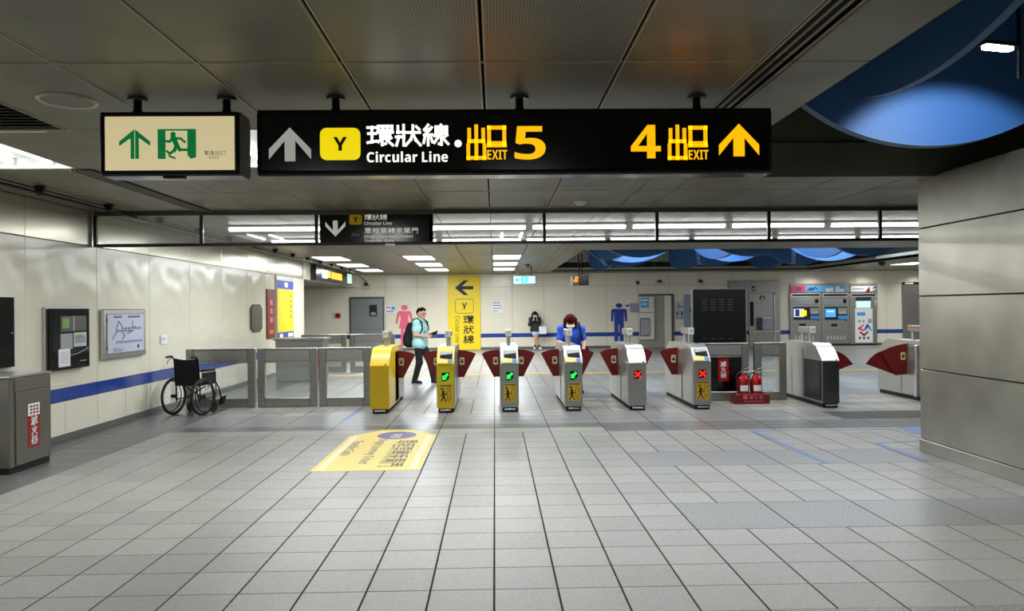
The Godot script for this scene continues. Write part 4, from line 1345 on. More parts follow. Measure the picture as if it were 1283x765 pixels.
	lbox(yp, "blue_head", y0 + 0.03, yt - 0.33, y1 - 0.03, yt - 0.12, 0.03, 0.036, M.blue_sign, 0.0)
	lbox(yp, "yellow_field", y0 + 0.05, y_b + 0.38, y1 - 0.05, yt - 0.36, 0.03, 0.036, M.yellow_vinyl, 0.0)
	lbox(yp, "blue_foot", y0 + 0.05, y_b + 0.2, y1 - 0.05, y_b + 0.36, 0.03, 0.036, M.blue_sign, 0.0)
	lbox(yp, "print", y0 + 0.7, yt - 0.29, y0 + 1.0, yt - 0.17, 0.036, 0.04, M.white, 0.0)
	lbox(yp, "print", y0 + 0.2, y_b + 0.23, y0 + 0.5, y_b + 0.33, 0.036, 0.04, M.white, 0.0)
	lbox(yp, "print", y0 + 1.0, y_b + 0.23, y1 - 0.12, y_b + 0.33, 0.036, 0.04, M.white, 0.0)
	for i in 5:
		lbox(yp, "station_name", y1 - 0.35, yt - 0.55 - i * 0.14, y1 - 0.25, yt - 0.48 - i * 0.14, 0.036, 0.04, M.print_grey, 0.0)
	# steel extinguisher cabinet
	var x0 := -5.03
	var kb := thing("extinguisher_cabinet", "low stainless steel cabinet with red extinguisher label against the left wall", "cabinet", Vector3((x0 + XW) / 2, 0, -8.35))
	var kw := x0 - XW - 0.02
	var kd := 0.74
	bx(kb, "plinth", Vector3(0, 0.03, 0), Vector3(kw - 0.03, 0.06, kd - 0.03), M.slot_black)
	bx(kb, "body", Vector3(0, 0.53, 0), Vector3(kw, 0.94, kd), M.steel_dark_reflection, 0.012)
	bx(kb, "top", Vector3(0, 1.012, 0), Vector3(kw + 0.012, 0.022, kd + 0.012), M.steel_bright, 0.006)
	bx(kb, "door", Vector3(kw / 2 + 0.006, 0.46, 0.0), Vector3(0.016, 0.76, kd - 0.18), M.steel_dark_reflection, 0.004)
	bx(kb, "drawer_front", Vector3(kw / 2 + 0.004, 0.915, 0.0), Vector3(0.012, 0.13, kd - 0.16), M.steel_dark_reflection, 0.004)
	for j in 2:
		bx(kb, "lock", Vector3(kw / 2 + 0.016, 0.56 - j * 0.05, 0.25), Vector3(0.006, 0.014, 0.014), M.chrome, 0.003)
	var lb := Basis(Vector3.UP, PI / 2)
	bx(kb, "label_plate", Vector3(kw / 2 + 0.016, 0.40, -0.02), Vector3(0.004, 0.34, 0.20), M.red)
	bx(kb, "code_plate", Vector3(kw / 2 + 0.016, 0.635, -0.02), Vector3(0.004, 0.13, 0.20), M.white)
	var dots := S()
	for i in 3:
		for j in 3:
			box(dots, Vector3(kw / 2 + 0.02, 0.60 + j * 0.035, -0.075 + i * 0.055), Vector3(0.002, 0.02, 0.035))
	mi(kb, "code_print", dots, M.red_dark)
	glyphs(kb, "滅火器", Vector3(kw / 2 + 0.019, 0.47, 0.03), 0.10, 0.09, Vector2(0, -0.105), M.white, 0.13, 0.003, lb)
	# digital board on the lintel
	var db := lthing("train_board", "black lit message board with yellow text fixed to the lintel", "message board", 388, 330, 437, 357)
	var d0 := lloc(db, 389, 343).x
	var d1 := lloc(db, 436, 350).x
	var dt := lloc(db, 412, 336.5).y
	var dl := lloc(db, 412, 354).y
	lbox(db, "case", d0, dl, d1, dt, 0.0, 0.16, M.sign_black, 0.01)
	lbox(db, "white_icon", d0 + (d1 - d0) * 0.14, dl + 0.1, d0 + (d1 - d0) * 0.26, dt - 0.12, 0.16, 0.17, M.sign_white, 0.0)
	lbox(db, "green_icon", d0 + (d1 - d0) * 0.27, dl + 0.14, d0 + (d1 - d0) * 0.34, dt - 0.14, 0.16, 0.17, M.sign_yellow, 0.0)
	for i in 4:
		lbox(db, "amber_text", d0 + (d1 - d0) * (0.37 + i * 0.075), dl + 0.12, d0 + (d1 - d0) * (0.43 + i * 0.075), dt - 0.13, 0.16, 0.17, M.sign_amber, 0.0)
	lbox(db, "white_panel", d0 + (d1 - d0) * 0.83, dl + 0.06, d0 + (d1 - d0) * 0.97, dt - 0.06, 0.16, 0.172, M.screen_pale, 0.0)

func hanger(o: Node3D, at: Vector3) -> void:
	var st := S()
	var up := HC - (o.position.y + at.y)
	lathe(st, [Vector2(0.0, 0.0), Vector2(0.030, 0.0), Vector2(0.030, up * 0.3), Vector2(0.026, up * 0.34), Vector2(0.026, up - 0.012), Vector2(0.0, up - 0.012)], 14)
	mi(o, "hanger_tube", st, M.black_matte, at)
	var fl := S()
	lathe(fl, [Vector2(0.0, up - 0.02), Vector2(0.062, up - 0.02), Vector2(0.062, up - 0.004), Vector2(0.0, up - 0.004)], 18)
	mi(o, "ceiling_flange", fl, M.frame_grey, at)

func light_box(o: Node3D, w: float, h: float, d: float, face: Material, inset: float) -> void:
	var st := S()
	# chamfered case: an octagonal section run along x
	var c := 0.03
	prism(st, [Vector2(-d / 2, -h / 2 + c), Vector2(-d / 2 + c, -h / 2), Vector2(d / 2 - c, -h / 2), Vector2(d / 2, -h / 2 + c), Vector2(d / 2, h / 2 - c), Vector2(d / 2 - c, h / 2), Vector2(-d / 2 + c, h / 2), Vector2(-d / 2, h / 2 - c)], -w / 2, w / 2, Transform3D(Basis(Vector3(0, 0, 1), Vector3(0, 1, 0), Vector3(-1, 0, 0)), Vector3.ZERO))
	mi(o, "case", st, M.sign_black)
	var fr := S()
	var t := 0.022
	for s in [-1.0, 1.0]:
		box(fr, Vector3(0, s * (h / 2 - t / 2 - 0.004), d / 2), Vector3(w - 0.01, t, 0.02), 0.005)
		box(fr, Vector3(s * (w / 2 - t / 2 - 0.004), 0, d / 2), Vector3(t, h - 2 * t - 0.01, 0.02), 0.005)
	mi(o, "frame", fr, M.black_matte)
	bx(o, "face", Vector3(0, 0, d / 2 - 0.003), Vector3(w - inset * 2, h - inset * 2, 0.012), face, 0.0)

func build_big_signs() -> void:
	var Z := 4.95
	var k := Z / F
	# long black line sign
	var a := on_z(325, 218.5, Z)
	var b := on_z(969, 134.5, Z)
	var c := on_z(647, 177, Z)
	var w := b.x - a.x
	var h := 82.0 * k
	var s := thing("line_sign", "long black hanging sign with white and amber lit lettering", "sign", c + Vector3(0, 0, -0.10))
	light_box(s, w, h, 0.20, M.sign_black, 0.03)
	for px in [418, 652, 880]:
		hanger(s, Vector3((px - 647) * k, h / 2 - 0.002, 0.0))
	var L := func(px: float, py: float) -> Vector3:
		var p := on_z(px, py, Z)
		return Vector3(p.x - s.position.x, p.y - s.position.y, 0.103)
	var p: Vector3 = L.call(363.5, 181)
	plate(s, "white_arrow", arrow_up(52 * k, 42 * k, 13 * k, Vector2(p.x, p.y)), 0.103, 0.108, M.sign_white_dim)
	p = L.call(426.5, 180.5)
	plate(s, "line_badge", rrect(50 * k, 40 * k, 8 * k, Vector2(p.x, p.y)), 0.103, 0.108, M.sign_yellow)
	text(s, "lettering", "Y", p + Vector3(0, 0, 0.006), 17 * k, 17 * k, M.print_black)
	glyphs(s, "環狀線", L.call(461, 182.5), 31 * k, 25 * k, Vector2(34.5 * k, 0.15 * k), M.sign_white, 0.13, 0.005)
	text(s, "lettering", "Circular Line", L.call(510.5, 196.5), 101 * k, 13.5 * k, M.sign_white)
	p = L.call(574, 180)
	plate(s, "dot", circle(4.6 * k, 20, Vector2(p.x, p.y)), 0.103, 0.108, M.sign_white)
	for q in [[585.5, "5", 664, 0], [837.5, "4", 809, 1]]:
		var st := S()
		var o0: Vector3 = L.call(q[0], 200.5)
		glyph(st, "出", Vector2(o0.x, o0.y), 23 * k, 42 * k, 4.6 * k, 0.103, 0.108)
		var o1: Vector3 = L.call(q[0] + 24.5, 186)
		# the 口 of the word EXIT in Chinese, with feet
		var q0 := Vector2(o1.x, o1.y)
		for e in [[3, 26, 22, 26], [22, 26, 22, 5], [3, 26, 3, 5], [3, 6.5, 22, 6.5], [0, 3, 25, 3]]:
			stroke(st, q0 + Vector2(e[0], e[1]) * k, q0 + Vector2(e[2], e[3]) * k, (4.8 if e[0] != 0 else 3.4) * k, 0.103, 0.108, Transform3D(), 0.5 if e[0] != 0 else 0.0)
		mi(s, "exit_lettering", st, M.sign_amber)
		text(s, "lettering", "EXIT", L.call(q[0] + 37.5, 193.8), 25 * k, 12 * k, M.sign_amber)
		text(s, "exit_number", q[1], L.call(q[2], 179 if q[3] == 0 else 177.5), (39 if q[3] == 0 else 38) * k, 42 * k, M.sign_amber)
	p = L.call(925.5, 175.5)
	plate(s, "amber_arrow", arrow_up(51 * k, 41 * k, 14 * k, Vector2(p.x, p.y)), 0.103, 0.108, M.sign_amber)
	# emergency exit light box
	a = on_z(126, 218, Z)
	b = on_z(300, 140, Z)
	c = on_z(213, 179.5, Z)
	w = b.x - a.x
	h = 79.0 * k
	var e := thing("exit_light_box", "black framed lit exit sign with green running figure and arrow", "exit sign", c + Vector3(0, 0, -0.11))
	light_box(e, w, h, 0.22, M.sign_cream, 0.032)
	for px in [164, 276]:
		hanger(e, Vector3((px - 213) * k, h / 2 - 0.002, 0.0))
	bx(e, "latch", Vector3(0.0, -h / 2 - 0.006, 0.04), Vector3(0.14, 0.012, 0.05), M.frame_dark, 0.004)
	var G := func(px: float, py: float) -> Vector3:
		var v := on_z(px, py, Z)
		return Vector3(v.x - e.position.x, v.y - e.position.y, 0.113)
	var ar := S()
	# arrow made of two mirrored halves
	for sg in [-1.0, 1.0]:
		var o: Vector3 = G.call(169.3, 180.5)
		var pts := []
		for v in [[0.6, 18], [0.6, -18.5], [5, -18.5], [5, 7.5], [19, -2.5], [19, 3]]:
			pts.append(Vector2(o.x + sg * v[0] * k, o.y + v[1] * k))
		prism(ar, pts, 0.113, 0.117)
	mi(e, "green_arrow", ar, M.sign_green)
	var dr := S()
	var d: Vector3 = G.call(222, 180.5)
	var D := func(u: float, v: float) -> Vector2: return Vector2(d.x + u * k, d.y + v * k)
	prism(dr, [D.call(-23.5, 18.5), D.call(23.5, 18.5), D.call(23.5, 16.5), D.call(-23.5, 16.5)], 0.113, 0.117)
	prism(dr, [D.call(-23.5, 16.5), D.call(-14, 16.5), D.call(-14, -18.5), D.call(-23.5, -18.5)], 0.113, 0.117)
	prism(dr, [D.call(13, 16.5), D.call(23.5, 16.5), D.call(23.5, -16.5), D.call(17, -18.5), D.call(13, -14)], 0.113, 0.117)
	mi(e, "green_door", dr, M.sign_green)
	var ru := S()
	prism(ru, circle(3.2 * k, 16, D.call(-4.5, 12)), 0.113, 0.118)
	for g in [[-4, 7.5, 0, -2, 6.0], [-4, 7.5, 5, 6.5, 3.0], [5, 6.5, 9.5, 2.5, 2.8], [-5, 7, -9, 3, 3.0], [-9, 3, -13, 3.5, 2.8], [0, -2, 3.5, -7, 4.2], [3.5, -7, 14, -7.5, 3.2], [14, -7.5, 15, -5.5, 2.6], [-0.5, -2, -3, -8, 4.2], [-3, -8, -9, -12, 3.2], [-9, -12, -12, -9, 2.6], [-9, -15, -3, -17.5, 2.4]]:
		stroke(ru, D.call(g[0], g[1]), D.call(g[2], g[3]), g[4] * k, 0.113, 0.118)
	mi(e, "running_figure", ru, M.sign_green)
	glyphs(e, "緊急出口", G.call(256.5, 194.5), 5.8 * k, 5.4 * k, Vector2(6.8 * k, 0), M.sign_green_pale, 0.09, 0.003)
	text(e, "lettering", "EXIT", G.call(269, 197.5), 13 * k, 3.6 * k, M.sign_green_pale, false)

const ZG := 12.28
const ZYX := Basis(Vector3(0, 0, 1), Vector3(0, 1, 0), Vector3(-1, 0, 0))   # outline (z, y) pushed out along -x
func gate_profile(grow: float, back: float) -> Array:
	var p := [Vector2(-0.0 + grow, 0.075), Vector2(grow, 0.77)]
	for v in [[-0.10, 0.875], [-0.20, 0.962], [-0.30, 1.018], [-0.42, 1.04]]:
		p.append(Vector2(v[0] + grow * 0.5, v[1] + grow))
	if back > 2.0:
		for v in [[-1.68, 1.04], [-1.80, 1.018], [-1.90, 0.962], [-2.0, 0.875], [-2.1, 0.77], [-2.1, 0.075]]:
			p.append(Vector2(v[0], v[1] + grow * (1.0 if v[1] > 1.03 else 0.0)))
	else:
		p.append(Vector2(-back, 1.04 + grow))
		p.append(Vector2(-back, 0.075))
	return p
func flap(o: Node3D, sg: float, wide: bool) -> void:
	var m: Material = M.red_flap
	var z := -1.05
	var inner := [Vector2(0.13, 0.48), Vector2(0.26, 0.48), Vector2(0.47, 0.886), Vector2(0.40, 0.92), Vector2(0.30, 0.945), Vector2(0.13, 0.96)]
	if wide:
		inner = [Vector2(0.13, 0.44), Vector2(0.36, 0.42), Vector2(0.50, 0.62), Vector2(0.62, 0.84), Vector2(0.46, 0.915), Vector2(0.30, 0.96), Vector2(0.13, 0.985)]
	var pts := []
	for v in inner:
		pts.append(Vector2(v.x * sg, v.y))
	var f := plate(o, "flap", pts, z - 0.012, z + 0.012, m)
	if wide:
		var outer := []
		for v in [Vector2(0.36, 0.43), Vector2(0.88, 0.625), Vector2(0.80, 0.72), Vector2(0.71, 0.80), Vector2(0.60, 0.855)]:
			outer.append(Vector2(v.x * sg, v.y))
		plate(o, "flap", outer, z - 0.034, z - 0.014, m)
	var c := Vector2(0.225 * sg, 0.76)
	plate(f, "symbol_plate", rrect(0.085, 0.13, 0.02, c), z + 0.012, z + 0.016, M.beige)
	var st := S()
	prism(st, rrect(0.05, 0.04, 0.012, c + Vector2(0, -0.01)), z + 0.016, z + 0.019)
	stroke(st, c + Vector2(-0.025, 0.03), c + Vector2(0.025, 0.03), 0.012, z + 0.016, z + 0.019)
	mi(f, "symbol", st, M.frame_dark)

func gate(x: float, label: String, kind: Dictionary) -> Node3D:
	var o := thing("ticket_gate", label, "ticket gate", Vector3(x, 0, -ZG), 0, "ticket gates in a row")
	var hw := 0.14
	var st := S()
	prism(st, gate_profile(0, 2.1), -hw, hw, Transform3D(ZYX, Vector3.ZERO))
	mi(o, "cabinet", st, M.steel)
	bx(o, "plinth", Vector3(0, 0.038, -1.05), Vector3(0.24, 0.076, 2.04), M.slot_black)
	bx(o, "foot_strip", Vector3(0, 0.045, 0.0), Vector3(0.18, 0.03, 0.02), M.chrome, 0.004)
	for sg in [-1.0, 1.0]:
		bx(o, "side_panel", Vector3(sg * (hw + 0.003), 0.44, -0.38), Vector3(0.008, 0.66, 0.66), M.steel, 0.003)
		bx(o, "side_panel", Vector3(sg * (hw + 0.003), 0.44, -1.65), Vector3(0.008, 0.66, 0.78), M.steel, 0.003)
		bx(o, "flap_housing", Vector3(sg * (hw + 0.006), 0.52, -1.0), Vector3(0.016, 0.86, 0.46), M.steel, 0.004)
	# top plate over the slope
	var sl := S()
	var a := gate_profile(0.006, 2.1).slice(1, 6)
	var b := gate_profile(-0.004, 2.1).slice(1, 6)
	b.reverse()
	prism(sl, a + b, -hw - 0.002, hw + 0.002, Transform3D(ZYX, Vector3.ZERO))
	mi(o, "top_plate", sl, M.yellow if kind.get("front") == "yellow" else M.steel_bright)
	if kind.get("front") == "yellow":
		bx(o, "front_cover", Vector3(0, 0.42, 0.004), Vector3(0.27, 0.70, 0.012), M.yellow, 0.004)
	elif kind.get("front") == "shroud":
		var sh := S()
		prism(sh, gate_profile(0.012, 1.25), -hw - 0.014, hw + 0.014, Transform3D(ZYX, Vector3.ZERO))
		mi(o, "shroud", sh, M.yellow)
		bx(o, "shroud_seam", Vector3(0, 0.42, 0.014), Vector3(0.306, 0.004, 0.004), M.beige)
	# sloped control panel
	var xf := Transform3D(Basis(Vector3.RIGHT, Vector3(0, 0.69, -0.724), Vector3(0, 0.724, 0.69)), Vector3(0, 0.877, -0.11))
	if kind.get("display"):
		plate(o, "control_plate", [Vector2(-0.135, -0.145), Vector2(0.135, -0.145), Vector2(0.135, 0.15), Vector2(-0.135, 0.15)], 0.012, 0.024, M.yellow if kind.get("front") == "yellow" else M.plastic_pale, xf)
		plate(o, "display", [Vector2(-0.09, -0.02), Vector2(0.11, -0.05), Vector2(0.11, 0.12), Vector2(-0.09, 0.12)], 0.024, 0.034, M.black_gloss, xf)
		plate(o, "display_cover", [Vector2(-0.085, 0.03), Vector2(0.105, 0.06), Vector2(0.105, 0.118), Vector2(-0.085, 0.118)], 0.034, 0.040, M.grey_print, xf)
		plate(o, "yellow_sticker", [Vector2(-0.12, -0.135), Vector2(0.03, -0.135), Vector2(0.03, -0.055), Vector2(-0.12, -0.035)], 0.024, 0.028, M.yellow_floor, xf)
		plate(o, "card_pad", circle(1.0, 20, Vector2(0.08, -0.10), 0.042, 0.036), 0.024, 0.03, M.tape_blue, xf)
	else:
		plate(o, "key_lock", circle(0.012, 10, Vector2(0.1, -0.14)), 0.012, 0.02, M.slot_black, xf)
	# lamp with arrow or cross
	if kind.has("lamp"):
		var z := 0.012 if kind.get("front") else 0.001
		var dp := []
		for v in [[-0.06, 0.065], [0.065, 0.065]]:
			dp.append(Vector2(v[0], 0.585 + v[1]))
		for i in 9:
			var t := PI / 2 * i / 8
			dp.append(Vector2(-0.03 + 0.095 * cos(t), 0.585 - 0.075 * sin(t)))
		dp.append(Vector2(-0.06, 0.51))
		plate(o, "lamp_window", dp, z, z + 0.006, M.black_gloss)
		var ls := S()
		if kind.lamp == "go":
			prism(ls, [Vector2(-0.045, 0.535), Vector2(-0.045, 0.605), Vector2(-0.025, 0.59), Vector2(0.03, 0.64), Vector2(0.055, 0.615), Vector2(0.0, 0.565), Vector2(0.02, 0.545)], z + 0.006, z + 0.010)
			mi(o, "arrow_lamp", ls, M.signal_green)
		else:
			stroke(ls, Vector2(-0.035, 0.55), Vector2(0.04, 0.62), 0.026, z + 0.006, z + 0.010)
			stroke(ls, Vector2(-0.035, 0.62), Vector2(0.04, 0.55), 0.026, z + 0.006, z + 0.010)
			mi(o, "cross_lamp", ls, M.signal_red)
		var ol := OmniLight3D.new()
		ol.name = "light"
		o.add_child(ol, true)
		ol.position = Vector3(0, 0.585, z + 0.05)
		ol.light_size = 0.03
		ol.light_energy = 0.006
		ol.light_color = Color(0.2, 1.0, 0.4) if kind.lamp == "go" else Color(1.0, 0.2, 0.1)
		ol.omni_range = 30.0
		ol.shadow_enabled = true
	if kind.get("sticker"):
		var z := 0.012 if kind.get("front") else 0.001
		plate(o, "caution_sticker", [Vector2(-0.095, 0.17), Vector2(0.105, 0.17), Vector2(0.105, 0.46), Vector2(-0.095, 0.46)], z, z + 0.003, M.sticker_yellow)
		var fg := S()
		# striding adult, and the outlined child behind
		prism(fg, circle(0.02, 12, Vector2(-0.035, 0.345)), z + 0.003, z + 0.006)
		for g in [[-0.035, 0.32, -0.03, 0.255, 0.034], [-0.035, 0.31, -0.075, 0.28, 0.014], [-0.03, 0.31, 0.02, 0.295, 0.014], [-0.035, 0.255, -0.07, 0.19, 0.018], [-0.025, 0.255, 0.005, 0.19, 0.018], [-0.07, 0.39, -0.02, 0.39, 0.012], [-0.07, 0.39, -0.05, 0.408, 0.012], [-0.07, 0.39, -0.05, 0.372, 0.012]]:
			stroke(fg, Vector2(g[0], g[1]), Vector2(g[2], g[3]), g[4], z + 0.003, z + 0.006)
		var hd := circle(0.024, 12, Vector2(0.055, 0.395))
		for i in 12:
			stroke(fg, hd[i], hd[(i + 1) % 12], 0.006, z + 0.003, z + 0.006)
		for g in [[0.035, 0.37, 0.03, 0.30], [0.03, 0.30, 0.035, 0.19], [0.075, 0.37, 0.085, 0.30], [0.085, 0.30, 0.08, 0.19], [0.058, 0.26, 0.056, 0.19], [0.03, 0.33, -0.005, 0.32]]:
			stroke(fg, Vector2(g[0], g[1]), Vector2(g[2], g[3]), 0.006, z + 0.003, z + 0.006)
		for i in 7:
			stroke(fg, Vector2(-0.08 + i * 0.026, 0.44), Vector2(-0.066 + i * 0.026, 0.44), 0.016, z + 0.003, z + 0.006)
		mi(o, "caution_figures", fg, M.print_black)
	# card reader on posts
	if kind.get("reader", true):
		var rs := S()
		box(rs, Vector3(0, 1.25, -0.95), Vector3(0.10, 0.11, 0.52), 0.012)
		var head := mi(o, "reader_head", rs, M.steel_dark)
		bx(head, "reader_plate", Vector3(0, 1.255, -0.686), Vector3(0.098, 0.115, 0.012), M.plastic_pale, 0.01)
		bx(head, "reader_mark", Vector3(0, 1.265, -0.679), Vector3(0.04, 0.03, 0.004), M.grey_print, 0.002)
		for zz in [-0.78, -1.1]:
			var ps := S()
			tube(ps, [Vector3(0, 1.03, zz), Vector3(0, 1.2, zz)], 0.032, 12)
			mi(o, "reader_post", ps, M.steel_bright)
	for f in kind.get("flaps", []):
		flap(o, signf(f), absf(f) > 1.5)
	return o

func build_gates() -> void:
	gate(-1.87, "ticket gate wrapped in plain yellow covers next to the fence", {"front": "shroud", "flaps": [1]})
	gate(-0.81, "ticket gate with yellow front panel and green arrow lamp", {"front": "yellow", "display": true, "lamp": "go", "sticker": true, "flaps": [-1, 1]})
	gate(0.23, "stainless ticket gate with green arrow beside the yellow-fronted gate", {"display": true, "lamp": "go", "sticker": true, "flaps": [-1, 1]})
	gate(1.27, "stainless ticket gate with green arrow where the person in blue stands", {"display": true, "lamp": "go", "sticker": true, "flaps": [-1, 1]})
	gate(2.31, "plain stainless ticket gate with red cross and no yellow sticker", {"lamp": "stop", "flaps": [-1, 1]})
	gate(3.37, "stainless ticket gate with red cross and yellow caution sticker", {"display": true, "lamp": "stop", "sticker": true, "flaps": [-1]})
	var g6 := gate(5.48, "plain dark-sided stainless gate on the left of the wide lane", {"flaps": [2]})
	bx(g6, "door_panel", Vector3(-0.15, 0.44, -0.37), Vector3(0.012, 0.66, 0.66), M.frame_dark, 0.004)
	bx(g6, "front_cover", Vector3(0, 0.42, 0.004), Vector3(0.27, 0.68, 0.012), M.frame_grey, 0.004)
	var g7 := gate(7.47, "stainless gate with wide red flap half behind the steel pillar", {"flaps": [-2]})
	bx(g7, "red_line", Vector3(-0.053, 1.265, -0.95), Vector3(0.004, 0.012, 0.5), M.red)
	bx(g7, "end_post", Vector3(-0.17, 0.52, -0.72), Vector3(0.05, 0.9, 0.06), M.steel_bright, 0.01)

func fence(x0: float, x1: float, z: float, label: String, glass: Material, glassy := true) -> Node3D:
	var o := thing("fence_panel", label, "fence", Vector3((x0 + x1) / 2, 0, -z), 0, "steel fence panels beside the gates")
	var w := x1 - x0
	var pw := minf(0.13, w * 0.27)
	for s in [-1.0, 1.0]:
		var p := bx(o, "post", Vector3(s * (w - pw) / 2, 0.51, 0), Vector3(pw - 0.004, 1.0, 0.10), M.steel_dark, 0.006)
		for k in 4:
			var st := S()
			lathe(st, [Vector2(0, 0.006), Vector2(0.006, 0.005), Vector2(0.008, 0)], 8, Transform3D(Basis(Vector3.RIGHT, PI / 2), Vector3((k % 2 - 0.5) * 0.06, -0.28 + (k / 2) * 0.16, 0.05)))
			mi(p, "bolt", st, M.steel_bright)
	bx(o, "top_band", Vector3(0, 0.905, 0), Vector3(w - 2 * pw, 0.20, 0.09), M.steel, 0.008)
	bx(o, "top_cap", Vector3(0, 1.017, 0), Vector3(w - 0.004, 0.016, 0.11), M.steel_bright, 0.006)
	bx(o, "trim_rail", Vector3(0, 0.785, 0), Vector3(w - 2 * pw, 0.03, 0.07), M.steel_bright, 0.006)
	bx(o, "bottom_rail", Vector3(0, 0.085, 0), Vector3(w - 2 * pw, 0.15, 0.09), M.steel_dark, 0.006)
	bx(o, "pane", Vector3(0, 0.465, 0), Vector3(w - 2 * pw, 0.61, 0.012), glass, 0.002)
	return o

func build_fences() -> void:
	var f1 := fence(-5.36, -4.17, 13.3, "steel and glass fence panel behind the wheelchair", M.glass)
	var bd := S()
	for s in [-1.0, 1.0]:
		var ring := circle(0.018, 12, Vector2(s * 0.028, 0.96))
		for i in 12:
			stroke(bd, ring[i], ring[(i + 1) % 12], 0.007, 0.046, 0.049, Transform3D(Basis(), Vector3(-0.26, 0, 0)))
	mi(f1, "emblem", bd, M.plastic_pale)
	fence(-4.13, -3.10, 13.3, "middle steel and glass fence panel of the left run", M.glass)
	fence(-3.07, -2.17, 13.3, "steel and glass fence panel touching the yellow gate", M.glass)
	fence(3.62, 4.50, 13.4, "steel fence panel with black infill behind the fire extinguishers", M.black_gloss)
	fence(4.60, 5.17, 13.4, "narrow steel and glass fence panel next to the wide gate", M.glass)
	# second run beyond the gates
	for k in 2:
		fence(-5.2 + k * 1.3, -4.0 + k * 1.3, 20.5, ["steel fence panel beyond the gates, against the left wall", "steel fence panel beyond the gates, beside the low steel counter"][k], M.glass)
	# black screen seen from behind
	var b := thing("display_screen", "tall black screen back with vent slots behind the fence", "screen", Vector3(4.075, 0, -13.72))
	var w := 0.97
	var st := S()
	prism(st, rrect(w, 1.985, 0.03, Vector2(0, 0.995)), -0.05, 0.05)
	mi(b, "case", st, M.black_matte)
	var fr := S()
	for s in [-1.0, 1.0]:
		box(fr, Vector3(s * (w / 2), 0.99, 0), Vector3(0.02, 1.97, 0.11), 0.008)
	box(fr, Vector3(0, 1.985, 0), Vector3(w, 0.02, 0.11), 0.008)
	mi(b, "chrome_trim", fr, M.frame_grey)
	for i in 4:
		for j in 5:
			bx(b, "vent_slot", Vector3(-0.27 + i * 0.155, 1.79 - j * 0.045, 0.052), Vector3(0.10, 0.008, 0.006), M.frame_grey)
		bx(b, "vent_slot", Vector3(-0.27 + i * 0.155, 1.09, 0.052), Vector3(0.10, 0.008, 0.006), M.frame_grey)
	# red extinguisher plate
	var pl := on_z(907.5, 463, 13.33)
	var rp := thing("extinguisher_sign", "upright red plate with white lettering above the fire extinguishers", "sign", Vector3(pl.x, pl.y, -13.385))
	bx(rp, "plate", Vector3(0, 0, 0), Vector3(0.19, 0.42, 0.012), M.red, 0.004)
	glyphs(rp, "滅火器", Vector3(-0.045, 0.055, 0.006), 0.09, 0.085, Vector2(0, -0.10), M.white, 0.13, 0.003)
	bx(rp, "small_print", Vector3(0, 0.17, 0.006), Vector3(0.12, 0.03, 0.004), M.red_dark)
	# extinguishers in their tray
	var tr := thing("extinguisher_tray", "dark red floor tray holding two fire extinguishers", "tray", Vector3(4.39, 0, -13.02))
	var ts := S()
	for s in [-1.0, 1.0]:
		box(ts, Vector3(0, 0.085, s * 0.14), Vector3(0.60, 0.17, 0.012), 0.004)
		box(ts, Vector3(s * 0.294, 0.085, 0), Vector3(0.012, 0.17, 0.27), 0.004)
	box(ts, Vector3(0, 0.014, 0), Vector3(0.58, 0.02, 0.27))
	mi(tr, "tray_body", ts, M.red_dark)
	glyphs(tr, "滅火器", Vector3(-0.05, 0.085, 0.147), 0.06, 0.06, Vector2(0.085, 0), M.pink, 0.12, 0.003)
	bx(tr, "badge", Vector3(-0.125, 0.115, 0.147), Vector3(0.07, 0.06, 0.004), M.pink)
	text(tr, "lettering", "FIRE EXTINGUISHER", Vector3(0.03, 0.045, 0.147), 0.36, 0.022, M.pink)
	for k in 2:
		var x := 4.39 + (-0.115 if k == 0 else 0.115)
		var e := thing("fire_extinguisher", "red fire extinguisher with white label beside the black infill" if k == 0 else "red fire extinguisher with white label beside the narrow glass panel", "extinguisher", Vector3(x, 0.025, -13.02), 0, "fire extinguishers in the red tray")
		var es := S()
		lathe(es, [Vector2(0, 0.0), Vector2(0.088, 0.0), Vector2(0.095, 0.012), Vector2(0.095, 0.36), Vector2(0.088, 0.40), Vector2(0.068, 0.435), Vector2(0.04, 0.455), Vector2(0.028, 0.46), Vector2(0.028, 0.48), Vector2(0, 0.48)], 24)
		mi(e, "cylinder", es, M.red)
		var lb := S()
		for i in 10:
			var t0 := -0.75 + 1.5 * i / 10.0
			var t1 := -0.75 + 1.5 * (i + 1) / 10.0
			var n0 := Vector3(sin(t0), 0, cos(t0))
			var n1 := Vector3(sin(t1), 0, cos(t1))
			var r := 0.0965
			tri(lb, n0 * r + Vector3(0, 0.19, 0), n1 * r + Vector3(0, 0.19, 0), n1 * r + Vector3(0, 0.29, 0), n0, n1, n1)
			tri(lb, n0 * r + Vector3(0, 0.19, 0), n1 * r + Vector3(0, 0.29, 0), n0 * r + Vector3(0, 0.29, 0), n0, n1, n0)
		mi(e, "paper_label", lb, M.paper)
		var vs := S()
		lathe(vs, [Vector2(0.0, 0.48), Vector2(0.022, 0.48), Vector2(0.022, 0.52), Vector2(0, 0.52)], 12)
		mi(e, "valve", vs, M.chrome)
		var hs := S()
		tube(hs, [Vector3(-0.06, 0.515, 0), Vector3(0.0, 0.53, 0.0), Vector3(0.05, 0.57, 0.0), Vector3(0.10, 0.585, 0.0)], 0.009, 8)
		tube(hs, [Vector3(0.0, 0.505, 0), Vector3(0.10, 0.515, 0.0)], 0.008, 8)
		mi(e, "handle", hs, M.chrome)
		var ho := S()
		tube(ho, [Vector3(-0.02, 0.505, 0), Vector3(-0.09, 0.49, 0.0), Vector3(-0.115, 0.42, 0.0), Vector3(-0.11, 0.25, 0.02), Vector3(-0.105, 0.18, 0.02)], 0.011, 8)
		mi(e, "hose", ho, M.rubber)

